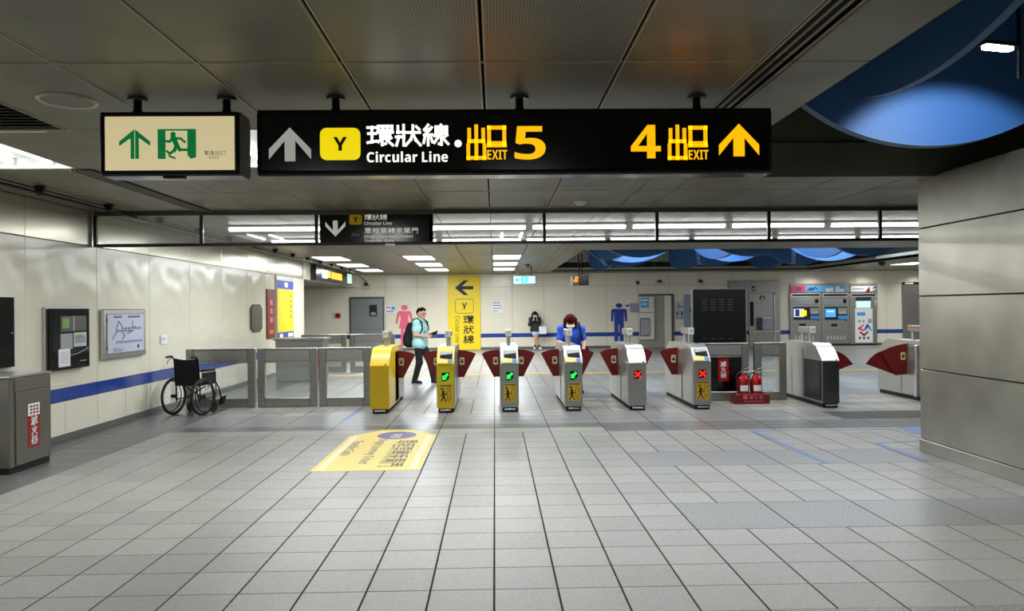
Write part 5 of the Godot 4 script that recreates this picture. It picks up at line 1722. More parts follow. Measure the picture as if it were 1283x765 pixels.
func build_wheelchair() -> void:
	var p := on_y(236, 520, 0.0)
	var o := thing("wheelchair", "black manual wheelchair seen from behind, parked by the left wall", "wheelchair", Vector3(p.x - 0.02, 0, p.z - 0.05), -0.26)
	# local: faces -z, seen from behind
	for s in [-1.0, 1.0]:
		var w := Node3D.new()
		w.name = "rear_wheel"
		o.add_child(w, true)
		w.position = Vector3(s * 0.27, 0.30, 0)
		var ring := []
		var rim := []
		var hand := []
		for i in 36:
			var t := TAU * i / 36
			ring.append(Vector3(0, sin(t) * 0.285, cos(t) * 0.285))
			rim.append(Vector3(0, sin(t) * 0.262, cos(t) * 0.262))
			hand.append(Vector3(s * 0.045, sin(t) * 0.245, cos(t) * 0.245))
		var a := S()
		tube(a, ring, 0.019, 8, true)
		mi(w, "tyre", a, M.rubber)
		a = S()
		tube(a, rim, 0.010, 6, true)
		mi(w, "rim", a, M.frame_grey)
		a = S()
		tube(a, hand, 0.009, 6, true)
		mi(w, "push_rim", a, M.black_matte)
		a = S()
		for i in 16:
			var t := TAU * i / 16
			tube(a, [Vector3(s * 0.015, sin(t + 0.3) * 0.02, cos(t + 0.3) * 0.02), Vector3(0, sin(t) * 0.26, cos(t) * 0.26)], 0.002, 4)
		mi(w, "spokes", a, M.frame_grey)
		a = S()
		lathe(a, [Vector2(0, -0.04), Vector2(0.03, -0.04), Vector2(0.03, 0.04), Vector2(0, 0.04)], 12, Transform3D(Basis(Vector3.BACK, PI / 2), Vector3.ZERO))
		mi(w, "hub", a, M.frame_dark)
		# frame side
		a = S()
		tube(a, [Vector3(s * 0.22, 0.94, 0.10), Vector3(s * 0.22, 0.90, 0.05), Vector3(s * 0.22, 0.48, 0.0), Vector3(s * 0.22, 0.22, 0.0)], 0.012, 8)
		tube(a, [Vector3(s * 0.22, 0.48, 0.0), Vector3(s * 0.22, 0.49, -0.42), Vector3(s * 0.22, 0.40, -0.50), Vector3(s * 0.22, 0.14, -0.58)], 0.012, 8)
		tube(a, [Vector3(s * 0.22, 0.25, 0.0), Vector3(s * 0.22, 0.25, -0.42), Vector3(s * 0.22, 0.48, -0.42)], 0.011, 8)
		tube(a, [Vector3(s * 0.24, 0.70, 0.0), Vector3(s * 0.24, 0.70, -0.34), Vector3(s * 0.24, 0.66, -0.38), Vector3(s * 0.24, 0.49, -0.38)], 0.010, 8)
		mi(o, "side_frame", a, M.black_matte)
		a = S()
		tube(a, [Vector3(s * 0.22, 0.945, 0.09), Vector3(s * 0.225, 0.955, 0.14), Vector3(s * 0.235, 0.945, 0.22)], 0.018, 10)
		mi(o, "push_handle", a, M.rubber)
		a = S()
		tube(a, [Vector3(s * 0.22, 0.93, 0.12), Vector3(s * 0.23, 0.88, 0.19), Vector3(s * 0.23, 0.84, 0.2)], 0.006, 6)
		mi(o, "brake_lever", a, M.black_matte)
		bx(o, "armrest", Vector3(s * 0.245, 0.72, -0.19), Vector3(0.055, 0.035, 0.33), M.rubber, 0.012)
		bx(o, "skirt_guard", Vector3(s * 0.235, 0.59, -0.2), Vector3(0.008, 0.18, 0.34), M.fabric_black)
		# castor
		a = S()
		var cr := []
		for i in 20:
			var t := TAU * i / 20
			cr.append(Vector3(0, sin(t) * 0.07, cos(t) * 0.07))
		tube(a, cr, 0.018, 8, true)
		lathe(a, [Vector2(0, -0.012), Vector2(0.06, -0.01), Vector2(0.06, 0.01), Vector2(0, 0.012)], 14, Transform3D(Basis(Vector3.BACK, PI / 2), Vector3.ZERO))
		mi(o, "castor", a, M.rubber, Vector3(s * 0.22, 0.09, -0.36))
		a = S()
		for q in [-1.0, 1.0]:
			tube(a, [Vector3(s * 0.22 + q * 0.026, 0.09, -0.36), Vector3(s * 0.22 + q * 0.02, 0.2, -0.38)], 0.008, 6)
		tube(a, [Vector3(s * 0.22, 0.19, -0.38), Vector3(s * 0.22, 0.27, -0.38)], 0.014, 8)
		mi(o, "castor_fork", a, M.frame_dark)
		var b := S()
		box(b, Vector3.ZERO, Vector3(0.15, 0.016, 0.16), 0.005, Basis(Vector3.BACK, s * 1.2))
		mi(o, "footplate", b, M.rubber, Vector3(s * 0.20, 0.17, -0.62))
	var st := S()
	# cross brace
	tube(st, [Vector3(-0.21, 0.46, -0.16), Vector3(0.21, 0.24, -0.16)], 0.011, 8)
	tube(st, [Vector3(0.21, 0.46, -0.18), Vector3(-0.21, 0.24, -0.18)], 0.011, 8)
	mi(o, "cross_brace", st, M.frame_grey)
	# slung back and seat
	var bk := S()
	for j in 6:
		for i in 8:
			var P := func(u: int, v: int) -> Vector3:
				var x := -0.22 + 0.44 * u / 8.0
				var y := 0.47 + 0.45 * v / 6.0
				var sag := (1.0 - pow(x / 0.22, 2)) * 0.03
				return Vector3(x, y - (sag if v == 6 else 0.0), 0.02 + (y - 0.47) * 0.08 - sag)
			var n := Vector3(0, 0, 1)
			for off in [0.012, -0.012]:
				var d := Vector3(0, 0, off)
				tri(bk, P.call(i, j) + d, P.call(i + 1, j) + d, P.call(i + 1, j + 1) + d, n * signf(off), n * signf(off), n * signf(off))
				tri(bk, P.call(i, j) + d, P.call(i + 1, j + 1) + d, P.call(i, j + 1) + d, n * signf(off), n * signf(off), n * signf(off))
	mi(o, "backrest", bk, M.fabric_black)
	bx(o, "seat", Vector3(0, 0.49, -0.21), Vector3(0.43, 0.025, 0.40), M.fabric_black, 0.01)
	bx(o, "back_pocket", Vector3(0, 0.56, 0.035), Vector3(0.38, 0.16, 0.012), M.fabric_black, 0.004)
	bx(o, "paper_tag", Vector3(0.24, 0.42, -0.16), Vector3(0.006, 0.12, 0.10), M.paper)

func floor_poly(parent: Node, called: String, pix: Array, y0: float, y1: float, m: Material) -> MeshInstance3D:
	var pts := []
	for v in pix:
		var p := on_y(v.x, v.y, 0.0)
		pts.append(Vector2(p.x, -p.z))
	return plate(parent, called, pts, y0, y1, m, Transform3D(Basis(Vector3(1, 0, 0), Vector3(0, 0, -1), Vector3(0, 1, 0)), -parent.position))
func tape(label: String, a: Vector2, b: Vector2, w: float) -> void:
	var p := on_y(a.x, a.y, 0.0)
	var q := on_y(b.x, b.y, 0.0)
	var st := S()
	stroke(st, Vector2(0, 0), Vector2(q.x - p.x, -(q.z - p.z)), w, 0.001, 0.0025, Transform3D(Basis(Vector3(1, 0, 0), Vector3(0, 0, -1), Vector3(0, 1, 0)), Vector3.ZERO))
	var o := mi(self, "floor_tape", st, M.tape_blue, Vector3(p.x, 0, p.z))
	tag(o, label, "tape", "blue floor tapes")

func build_floor_marks() -> void:
	# square yellow floor sticker laid along the tile lines
	var a := on_y(388, 590.5, 0)
	var b := on_y(530, 588.5, 0)
	var c := on_y(545, 543, 0)
	var x0 := a.x
	var x1 := (b.x + c.x) / 2
	var z0 := (a.z + b.z) / 2
	var z1 := c.z - 0.35
	var o := thing("floor_sticker", "worn yellow floor sticker with purple badge and gate lettering", "floor sticker", Vector3((x0 + x1) / 2, 0, (z0 + z1) / 2))
	var w := x1 - x0
	var h := z0 - z1
	var xf := Transform3D(Basis(Vector3(1, 0, 0), Vector3(0, 0, -1), Vector3(0, 1, 0)), Vector3.ZERO)
	var outline := [Vector2(-w / 2, -h / 2), Vector2(w / 2, -h / 2), Vector2(w / 2, h / 2 - 0.45), Vector2(w * 0.18, h / 2), Vector2(-w * 0.18, h / 2), Vector2(-w / 2, h / 2 - 0.45)]
	plate(o, "sheet", outline, 0.0008, 0.002, M.yellow_floor, xf)
	for s in [-1.0, 1.0]:
		plate(o, "pale_border", [Vector2(s * (w / 2 - 0.05), -h / 2 + 0.05), Vector2(s * (w / 2 - 0.13), -h / 2 + 0.05), Vector2(s * (w / 2 - 0.13), h / 2 - 0.5), Vector2(s * (w / 2 - 0.05), h / 2 - 0.47)], 0.002, 0.0028, M.yellow_floor_pale, xf)
	plate(o, "badge", circle(1.0, 28, Vector2(0.05, h / 2 - 0.45), 0.26, 0.30), 0.002, 0.0028, M.purple, xf)
	var fb := Basis(Vector3(0, 0, 1), Vector3(1, 0, 0), Vector3(0, 1, 0))
	glyphs(o, "單程票", Vector3(-0.02, 0.0026, -h / 2 + 0.34), 0.09, 0.13, Vector2(0.11, 0), M.yellow_floor_pale, 0.12, 0.001, fb)
	glyphs(o, "單程票轉乘閘門", Vector3(0.10, 0.002, -h / 2 + 0.85), 0.21, 0.26, Vector2(0.235, 0), M.print_grey, 0.11, 0.001, fb)
	text(o, "lettering", "Single Journey Ticket", Vector3(-0.10, 0.002, 0.2), 1.55, 0.15, M.print_grey, true, fb, 0.001)
	text(o, "lettering", "Transfer Gate", Vector3(-0.38, 0.002, 0.0), 0.95, 0.14, M.print_grey, true, fb, 0.001)
	# blue tapes
	tape("long blue floor tape slanting away from the corner tape", Vector2(944, 540), Vector2(1033, 579), 0.07)
	tape("blue floor tape running across toward the steel pillar", Vector2(944, 539.3), Vector2(1158, 536.8), 0.04)
	tape("short blue floor tape slanting to the pillar base", Vector2(1098, 555.5), Vector2(1158, 576), 0.07)
	tape("short blue floor tape across beside the steel pillar", Vector2(1098, 555), Vector2(1159, 551.5), 0.04)
	tape("short blue floor tape at the foot of the yellow gate fence", Vector2(433, 525), Vector2(453, 511.5), 0.07)
	var bp := thing("floor_decal", "pale blue floor decal at the pillar corner", "floor sticker", on_y(1143, 540, 0.0))
	floor_poly(bp, "sheet", [Vector2(1122, 535.5), Vector2(1159, 534.5), Vector2(1159, 545), Vector2(1146, 543)], 0.001, 0.0022, M.tape_blue)
	# drain grating by the wide lane
	var g := on_y(1105, 519, 0.0)
	var dg := thing("floor_mat", "dark ribbed floor mat in front of the wide lane", "mat", Vector3(g.x, 0, g.z))
	bx(dg, "base", Vector3(0, 0.003, 0), Vector3(1.55, 0.006, 0.75), M.granite_dark, 0.002)
	for k in 9:
		bx(dg, "rib", Vector3(0, 0.007, -0.32 + k * 0.08), Vector3(1.5, 0.006, 0.03), M.frame_grey, 0.002)

func build_far_things() -> void:
	# lit exit sign hanging in the far hall
	var z := 26.0
	var c := on_z(657, 350.5, z)
	var e := thing("exit_light_box", "small lit pale blue exit sign hanging in the far hall", "exit sign", c)
	var k := z / F
	bx(e, "case", Vector3.ZERO, Vector3(29 * k, 11.5 * k, 0.12), M.frame_grey, 0.01)
	bx(e, "face", Vector3(0, 0, 0.061), Vector3(27 * k, 9.6 * k, 0.008), M.sign_aqua)
	bx(e, "green_panel", Vector3(0.0, 0, 0.067), Vector3(8 * k, 8 * k, 0.006), M.sign_teal)
	var af := S()
	stroke(af, Vector2(-11 * k, 0), Vector2(-6 * k, 0), 1.4 * k, 0.065, 0.07)
	stroke(af, Vector2(-11 * k, 0), Vector2(-8.5 * k, 2 * k), 1.4 * k, 0.065, 0.07)
	stroke(af, Vector2(-11 * k, 0), Vector2(-8.5 * k, -2 * k), 1.4 * k, 0.065, 0.07)
	mi(e, "green_arrow", af, M.sign_teal)
	var rf := S()
	prism(rf, circle(0.9 * k, 10, Vector2(-0.5 * k, 2.6 * k)), 0.07, 0.074)
	for g in [[-0.4, 1.4, 0.4, -0.6], [0.4, -0.6, 2.4, -2.4], [0.2, -0.6, -1.8, -2.8], [-0.4, 1.2, 2, 0.6], [-0.4, 1.2, -2, 0.2]]:
		stroke(rf, Vector2(g[0], g[1]) * k, Vector2(g[2], g[3]) * k, 0.9 * k, 0.07, 0.074)
	mi(e, "running_figure", rf, M.sign_aqua)
	bx(e, "lettering_block", Vector3(9.5 * k, 0, 0.067), Vector3(5 * k, 4 * k, 0.004), M.sign_white_dim)
	for s in [-1.0, 1.0]:
		bx(e, "hanger_tube", Vector3(s * 9 * k, (HC - c.y) / 2 + 2.5 * k, 0), Vector3(0.05, HC - c.y - 5.5 * k, 0.05), M.red_dark)
	# small edge-on led box
	z = 20.0
	k = z / F
	c = on_z(728.5, 350, z)
	var b := thing("led_sign", "small black sign box with orange lit side face under the ceiling edge", "sign", c)
	bx(b, "case", Vector3(3.0 * k, 0, -0.25), Vector3(12.5 * k, 14.5 * k, 0.5), M.sign_black, 0.01)
	var ff := S()
	prism(ff, [Vector2(-11 * k, -7 * k), Vector2(-3.3 * k, -7 * k), Vector2(-3.3 * k, 7 * k), Vector2(-11 * k, 4.5 * k)], -0.5, -0.02)
	mi(b, "shade_side", ff, M.frame_grey)
	bx(b, "led_text", Vector3(-6.0 * k, 2.4 * k, -0.008), Vector3(4.5 * k, 3.2 * k, 0.012), M.led_orange)
	bx(b, "led_text", Vector3(-7.0 * k, -1.4 * k, -0.008), Vector3(5.5 * k, 3.4 * k, 0.012), M.led_orange)
	for s in [-1.0, 1.0]:
		bx(b, "hanger_rod", Vector3(s * 2 * k, (HC - c.y) / 2 + 3.4 * k, -0.25), Vector3(0.03, HC - c.y - 7.2 * k + 0.05, 0.03), M.black_matte)
	# dome camera
	var dc := thing("dome_camera", "white dome camera on the ceiling above the far exit sign", "camera", on_y(660, 331, HC))
	var st := S()
	lathe(st, [Vector2(0, -0.12), Vector2(0.06, -0.11), Vector2(0.09, -0.06), Vector2(0.095, -0.03), Vector2(0.12, -0.02), Vector2(0.12, 0.0)], 18)
	mi(dc, "dome", st, M.frame_grey)
	var dd := thing("dome_camera", "dark dome camera near the ticket machine soffit", "camera", on_y(1105, 328, HC))
	var s2 := S()
	lathe(s2, [Vector2(0, -0.14), Vector2(0.07, -0.12), Vector2(0.1, -0.06), Vector2(0.11, -0.03), Vector2(0.11, 0.0)], 18)
	mi(dd, "dome", s2, M.black_gloss)
	# steel counter beyond the fence
	var cn := thing("service_counter", "low steel counter with blue and red stickers beyond the fence", "counter", Vector3(-4.6, 0, -18.2))
	bx(cn, "body", Vector3(0, 0.5, 0), Vector3(1.1, 0.96, 0.6), M.steel_dark, 0.01)
	bx(cn, "top", Vector3(0, 1.0, 0), Vector3(1.2, 0.05, 0.7), M.steel, 0.01)
	bx(cn, "blue_sticker", Vector3(0.32, 0.5, 0.302), Vector3(0.14, 0.5, 0.004), M.sky_blue)
	bx(cn, "red_sticker", Vector3(0.48, 0.55, 0.302), Vector3(0.12, 0.4, 0.004), M.red)

# ------------------------------------------------------------------ people
# bones: [from, to, radius at from, radius at to]; meshed as one smooth surface
func nets(st: SurfaceTool, bones: Array, cell: float, k: float) -> void:
	var lo := Vector3(INF, INF, INF)
	var hi := -lo
	for b in bones:
		var r: float = maxf(b[2], b[3]) + k
		for e in [b[0], b[1]]:
			lo = lo.min(e - Vector3(r, r, r))
			hi = hi.max(e + Vector3(r, r, r))
	lo -= Vector3.ONE * cell * 2
	hi += Vector3.ONE * cell * 2
	var nx := int(ceil((hi.x - lo.x) / cell)) + 1
	var ny := int(ceil((hi.y - lo.y) / cell)) + 1
	var nz := int(ceil((hi.z - lo.z) / cell)) + 1
	var f := PackedFloat32Array()
	f.resize(nx * ny * nz)
	f.fill(1.0)
	for b in bones:
		var a: Vector3 = b[0]
		var ab: Vector3 = b[1] - a
		var l2 := maxf(ab.length_squared(), 1e-9)
		var ra: float = b[2]
		var dr: float = b[3] - b[2]
		var m: float = maxf(b[2], b[3]) + k + cell * 3
		var p0: Vector3 = (a.min(b[1]) - Vector3(m, m, m) - lo) / cell
		var p1: Vector3 = (a.max(b[1]) + Vector3(m, m, m) - lo) / cell
		for z in range(maxi(0, int(p0.z)), mini(nz, int(p1.z) + 2)):
			for y in range(maxi(0, int(p0.y)), mini(ny, int(p1.y) + 2)):
				var base := (z * ny + y) * nx
				for x in range(maxi(0, int(p0.x)), mini(nx, int(p1.x) + 2)):
					var ap := lo + Vector3(x, y, z) * cell - a
					var t := clampf(ap.dot(ab) / l2, 0.0, 1.0)
					var d := (ap - ab * t).length() - ra - dr * t
					var o := f[base + x]
					var h := maxf(k - absf(d - o), 0.0) / k
					f[base + x] = minf(d, o) - h * h * k * 0.25
	var at := PackedInt32Array()
	at.resize(nx * ny * nz)
	at.fill(-1)
	var pos := PackedVector3Array()
	var nor := PackedVector3Array()
	var lim := cell * 1.8
	var sx := 1
	var sy := nx
	var sz := nx * ny
	var off := [0, sx, sy, sx + sy, sz, sx + sz, sy + sz, sx + sy + sz]
	var cv := []
	for c in 8:
		cv.append(Vector3(c & 1, (c >> 1) & 1, (c >> 2) & 1))
	var edges := [[0, 1], [2, 3], [4, 5], [6, 7], [0, 2], [1, 3], [4, 6], [5, 7], [0, 4], [1, 5], [2, 6], [3, 7]]
	for z in nz - 1:
		for y in ny - 1:
			var base := (z * ny + y) * nx
			for x in nx - 1:
				var i := base + x
				if absf(f[i]) > lim:
					continue
				var neg := 0
				for c in 8:
					if f[i + off[c]] < 0.0:
						neg += 1
				if neg == 0 or neg == 8:
					continue
				var sum := Vector3.ZERO
				var cnt := 0
				for e in edges:
					var va := f[i + off[e[0]]]
					var vb := f[i + off[e[1]]]
					if (va < 0.0) != (vb < 0.0):
						sum += cv[e[0]].lerp(cv[e[1]], va / (va - vb))
						cnt += 1
				var g := Vector3.ZERO
				for c in 8:
					g += (cv[c] * 2.0 - Vector3.ONE) * f[i + off[c]]
				at[i] = pos.size()
				pos.append(lo + (Vector3(x, y, z) + sum / cnt) * cell)
				nor.append(g.normalized())
	for z in range(1, nz - 1):
		for y in range(1, ny - 1):
			var base := (z * ny + y) * nx
			for x in range(1, nx - 1):
				var i := base + x
				if absf(f[i]) > lim:
					continue
				for ax in 3:
					var s: int = [sx, sy, sz][ax]
					var u: int = [sy, sz, sx][ax]
					var v: int = [sz, sx, sy][ax]
					if (f[i] < 0.0) == (f[i + s] < 0.0):
						continue
					var q := [at[i], at[i - u], at[i - u - v], at[i - v]]
					if q.min() < 0:
						continue
					tri(st, pos[q[0]], pos[q[1]], pos[q[2]], nor[q[0]], nor[q[1]], nor[q[2]])
					tri(st, pos[q[0]], pos[q[2]], pos[q[3]], nor[q[0]], nor[q[2]], nor[q[3]])

func hand_bones(w: Vector3, dir: Vector3, side: Vector3, curl: float) -> Array:
	# palm from the wrist along dir; side points to the thumb
	dir = dir.normalized()
	side = (side - dir * side.dot(dir)).normalized()
	var nrm := dir.cross(side).normalized()
	var out := []
	for i in 4:
		var s := side * (0.03 - i * 0.02)
		var root := w + dir * 0.085 + s * 0.95
		out.append([w + dir * 0.015 + s * 0.5, root, 0.014, 0.012])
		var len_: float = [0.07, 0.078, 0.072, 0.056][i]
		var d1 := (dir * cos(curl * 0.6) + nrm * sin(curl * 0.6))
		var d2 := (dir * cos(curl * 1.5) + nrm * sin(curl * 1.5))
		var k1 := root + d1 * len_ * 0.5
		out.append([root, k1, 0.010, 0.009])
		out.append([k1, k1 + d2 * len_ * 0.5, 0.009, 0.0075])
	var t0 := w + dir * 0.03 + side * 0.025
	var t1 := t0 + (dir * 0.5 + side * 0.8 + nrm * 0.3).normalized() * 0.045
	out.append([w + dir * 0.02, t0, 0.015, 0.013])
	out.append([t0, t1, 0.012, 0.010])
	out.append([t1, t1 + (dir * 0.9 + side * 0.1 + nrm * 0.4).normalized() * 0.035, 0.010, 0.008])
	return out

func person(label: String, at: Vector3, turn: float, J: Dictionary) -> Node3D:
	var o := thing("person", label, "person", at, turn)
	var hc: Vector3 = J.head
	var hb := Basis(Vector3.UP, J.get("head_turn", 0.0)) * Basis(Vector3.RIGHT, J.get("head_tilt", 0.0))
	var H := func(x: float, y: float, z: float) -> Vector3: return hc + hb * Vector3(x, y, z)
	var neck: Vector3 = J.neck
	var chest: Vector3 = J.chest
	var pel: Vector3 = J.pelvis
	var sh: Array = J.shoulder
	var el: Array = J.elbow
	var wr: Array = J.wrist
	var hip: Array = J.hip
	var kn: Array = J.knee
	var an: Array = J.ankle
	var toe: Array = J.toe
	var fat: float = J.get("fat", 1.0)
	var torso := [
		[chest + Vector3(-0.085, 0, 0), chest + Vector3(0.085, 0, 0), 0.105 * fat, 0.105 * fat],
		[sh[0], neck, 0.058, 0.05], [sh[1], neck, 0.058, 0.05],
		[chest + Vector3(-0.06, 0, 0), pel + Vector3(-0.06, 0.06, 0), 0.10 * fat, 0.10 * fat],
		[chest + Vector3(0.06, 0, 0), pel + Vector3(0.06, 0.06, 0), 0.10 * fat, 0.10 * fat],
		[pel + Vector3(-0.07, 0, 0), pel + Vector3(0.07, 0, 0), 0.105 * fat, 0.105 * fat]]
	var body := torso.duplicate()
	body.append([neck + Vector3(0, -0.03, 0), H.call(0, -0.07, -0.01), 0.052, 0.05])
	for i in 2:
		body.append([sh[i], el[i], 0.050, 0.040])
		body.append([el[i], wr[i], 0.040, 0.027])
		body.append([hip[i], kn[i], 0.082, 0.054])
		body.append([kn[i], an[i], 0.052, 0.036])
		body.append([an[i], toe[i], 0.038, 0.026])
	var st := S()
	nets(st, body, 0.014, 0.035)
	var head := [
		[H.call(0, 0.035, -0.018), H.call(0, 0.0, 0.01), 0.093, 0.086], [H.call(0, 0.0, 0.012), H.call(0, -0.075, 0.035), 0.072, 0.05],
		[H.call(0, -0.095, 0.055), H.call(0, -0.098, 0.06), 0.028, 0.024], [H.call(0, -0.01, 0.09), H.call(0, -0.042, 0.108), 0.010, 0.015],
		[H.call(-0.018, -0.078, 0.085), H.call(0.018, -0.078, 0.085), 0.010, 0.010],
		[H.call(0.092, 0.0, -0.01), H.call(0.088, -0.04, 0.0), 0.016, 0.011], [H.call(-0.092, 0.0, -0.01), H.call(-0.088, -0.04, 0.0), 0.016, 0.011],
		[H.call(0, -0.05, -0.01), H.call(0, -0.12, -0.02), 0.05, 0.05]]
	nets(st, head, 0.007, 0.02)
	for i in 2:
		var d: Vector3 = J.hand_dir[i] if J.has("hand_dir") else (wr[i] - el[i])
		nets(st, hand_bones(wr[i], d, J.hand_side[i] if J.has("hand_side") else Vector3(0, 0, 1), J.get("curl", 0.7)), 0.005, 0.008)
	mi(o, "body", st, M.skin)
	# eyes and brows
	var ey := S()
	for s in [-1.0, 1.0]:
		var c: Vector3 = H.call(s * 0.032, 0.0, 0.089)
		lathe(ey, [Vector2(0, -0.007), Vector2(0.008, -0.005), Vector2(0.011, 0), Vector2(0.008, 0.005), Vector2(0, 0.007)], 8, Transform3D(hb, c))
		tube(ey, [H.call(s * 0.018, 0.022, 0.094), H.call(s * 0.045, 0.022, 0.084)], 0.004, 5)
	mi(o, "eyes", ey, M.hair_black)
	# clothes
	var top := []
	var grow: float = J.get("loose", 0.018)
	for b in torso:
		top.append([b[0], b[1], b[2] + grow, b[3] + grow])
	top.append([pel + Vector3(-0.06, -0.02, 0), pel + Vector3(0.06, -0.02, 0), 0.105 * fat + grow, 0.105 * fat + grow])
	var sl: float = J.get("sleeve", 0.6)
	for i in 2:
		if sl <= 1.0:
			top.append([sh[i], sh[i].lerp(el[i], sl), 0.062, 0.062])
		else:
			top.append([sh[i], el[i], 0.066, 0.058])
			top.append([el[i], el[i].lerp(wr[i], sl - 1.0), 0.058, 0.046])
	var ts := S()
	nets(ts, top, 0.014, 0.035)
	mi(o, "shirt", ts, J.top)
	var leg: float = J.get("leg", 2.0)
	var bot := [[pel + Vector3(-0.07, 0.02, 0), pel + Vector3(0.07, 0.02, 0), 0.115 * fat, 0.115 * fat]]
	for i in 2:
		if leg <= 1.0:
			bot.append([hip[i], hip[i].lerp(kn[i], leg), 0.105, 0.10])
		else:
			bot.append([hip[i], kn[i], 0.100, 0.075])
			bot.append([kn[i], kn[i].lerp(an[i], leg - 1.0), 0.075, 0.062])
	var bs := S()
	nets(bs, bot, 0.014, 0.03)
	mi(o, "trousers" if leg > 1.0 else "shorts", bs, J.bottom)
	for i in 2:
		var a: Vector3 = an[i]
		var t: Vector3 = toe[i]
		var fd := (t - a) * Vector3(1, 0, 1)
		fd = fd.normalized()
		var ss := S()
		var g := Vector3(0, -a.y + 0.045 + a.y - 0.0, 0)
		nets(ss, [[Vector3(a.x, a.y - 0.02, a.z), Vector3(t.x, t.y + 0.005, t.z), 0.046, 0.036], [Vector3(a.x, a.y - 0.03, a.z) - fd * 0.04, Vector3(t.x, t.y - 0.004, t.z) + fd * 0.02, 0.038, 0.034]], 0.008, 0.02)
		var sho := mi(o, "shoe", ss, J.shoe)
		if J.has("sole"):
			var so := S()
			var mid := (a + t) / 2
			box(so, Vector3(mid.x, minf(a.y - 0.07, t.y - 0.035) + 0.01, mid.z), Vector3(0.075, 0.018, (t - a).length() + 0.12), 0.006, Basis.looking_at(fd))
			mi(sho, "sole", so, J.sole)
		if J.has("sock"):
			var sk := S()
			nets(sk, [[a + Vector3(0, 0.0, 0), a.lerp(kn[i], 0.22), 0.044, 0.047]], 0.01, 0.01)
			mi(o, "sock", sk, J.sock)
	# hair
	var hr := []
	for h in J.hair:
		hr.append([H.call(h[0], h[1], h[2]), H.call(h[3], h[4], h[5]), h[6], h[7]])
	var hs := S()
	nets(hs, hr, 0.008, 0.02)
	mi(o, "hair", hs, J.hair_mat)
	if J.get("mask"):
		var ms := S()
		nets(ms, [[H.call(-0.045, -0.05, 0.062), H.call(0.045, -0.05, 0.062), 0.036, 0.036], [H.call(0, -0.045, 0.085), H.call(0, -0.085, 0.075), 0.034, 0.03]], 0.007, 0.02)
		mi(o, "mask", ms, M.mask_white)
	if J.get("glasses"):
		var gs := S()
		for s in [-1.0, 1.0]:
			var ring := []
			for i in 14:
				var t := TAU * i / 14
				ring.append(H.call(s * 0.034 + cos(t) * 0.025, sin(t) * 0.02, 0.104))
			tube(gs, ring, 0.0025, 5, true)
			tube(gs, [H.call(s * 0.058, 0.005, 0.103), H.call(s * 0.096, 0.005, 0.0)], 0.0025, 5)
		tube(gs, [H.call(-0.01, 0.003, 0.106), H.call(0.01, 0.003, 0.106)], 0.0025, 5)
		mi(o, "glasses", gs, M.black_matte)
	return o

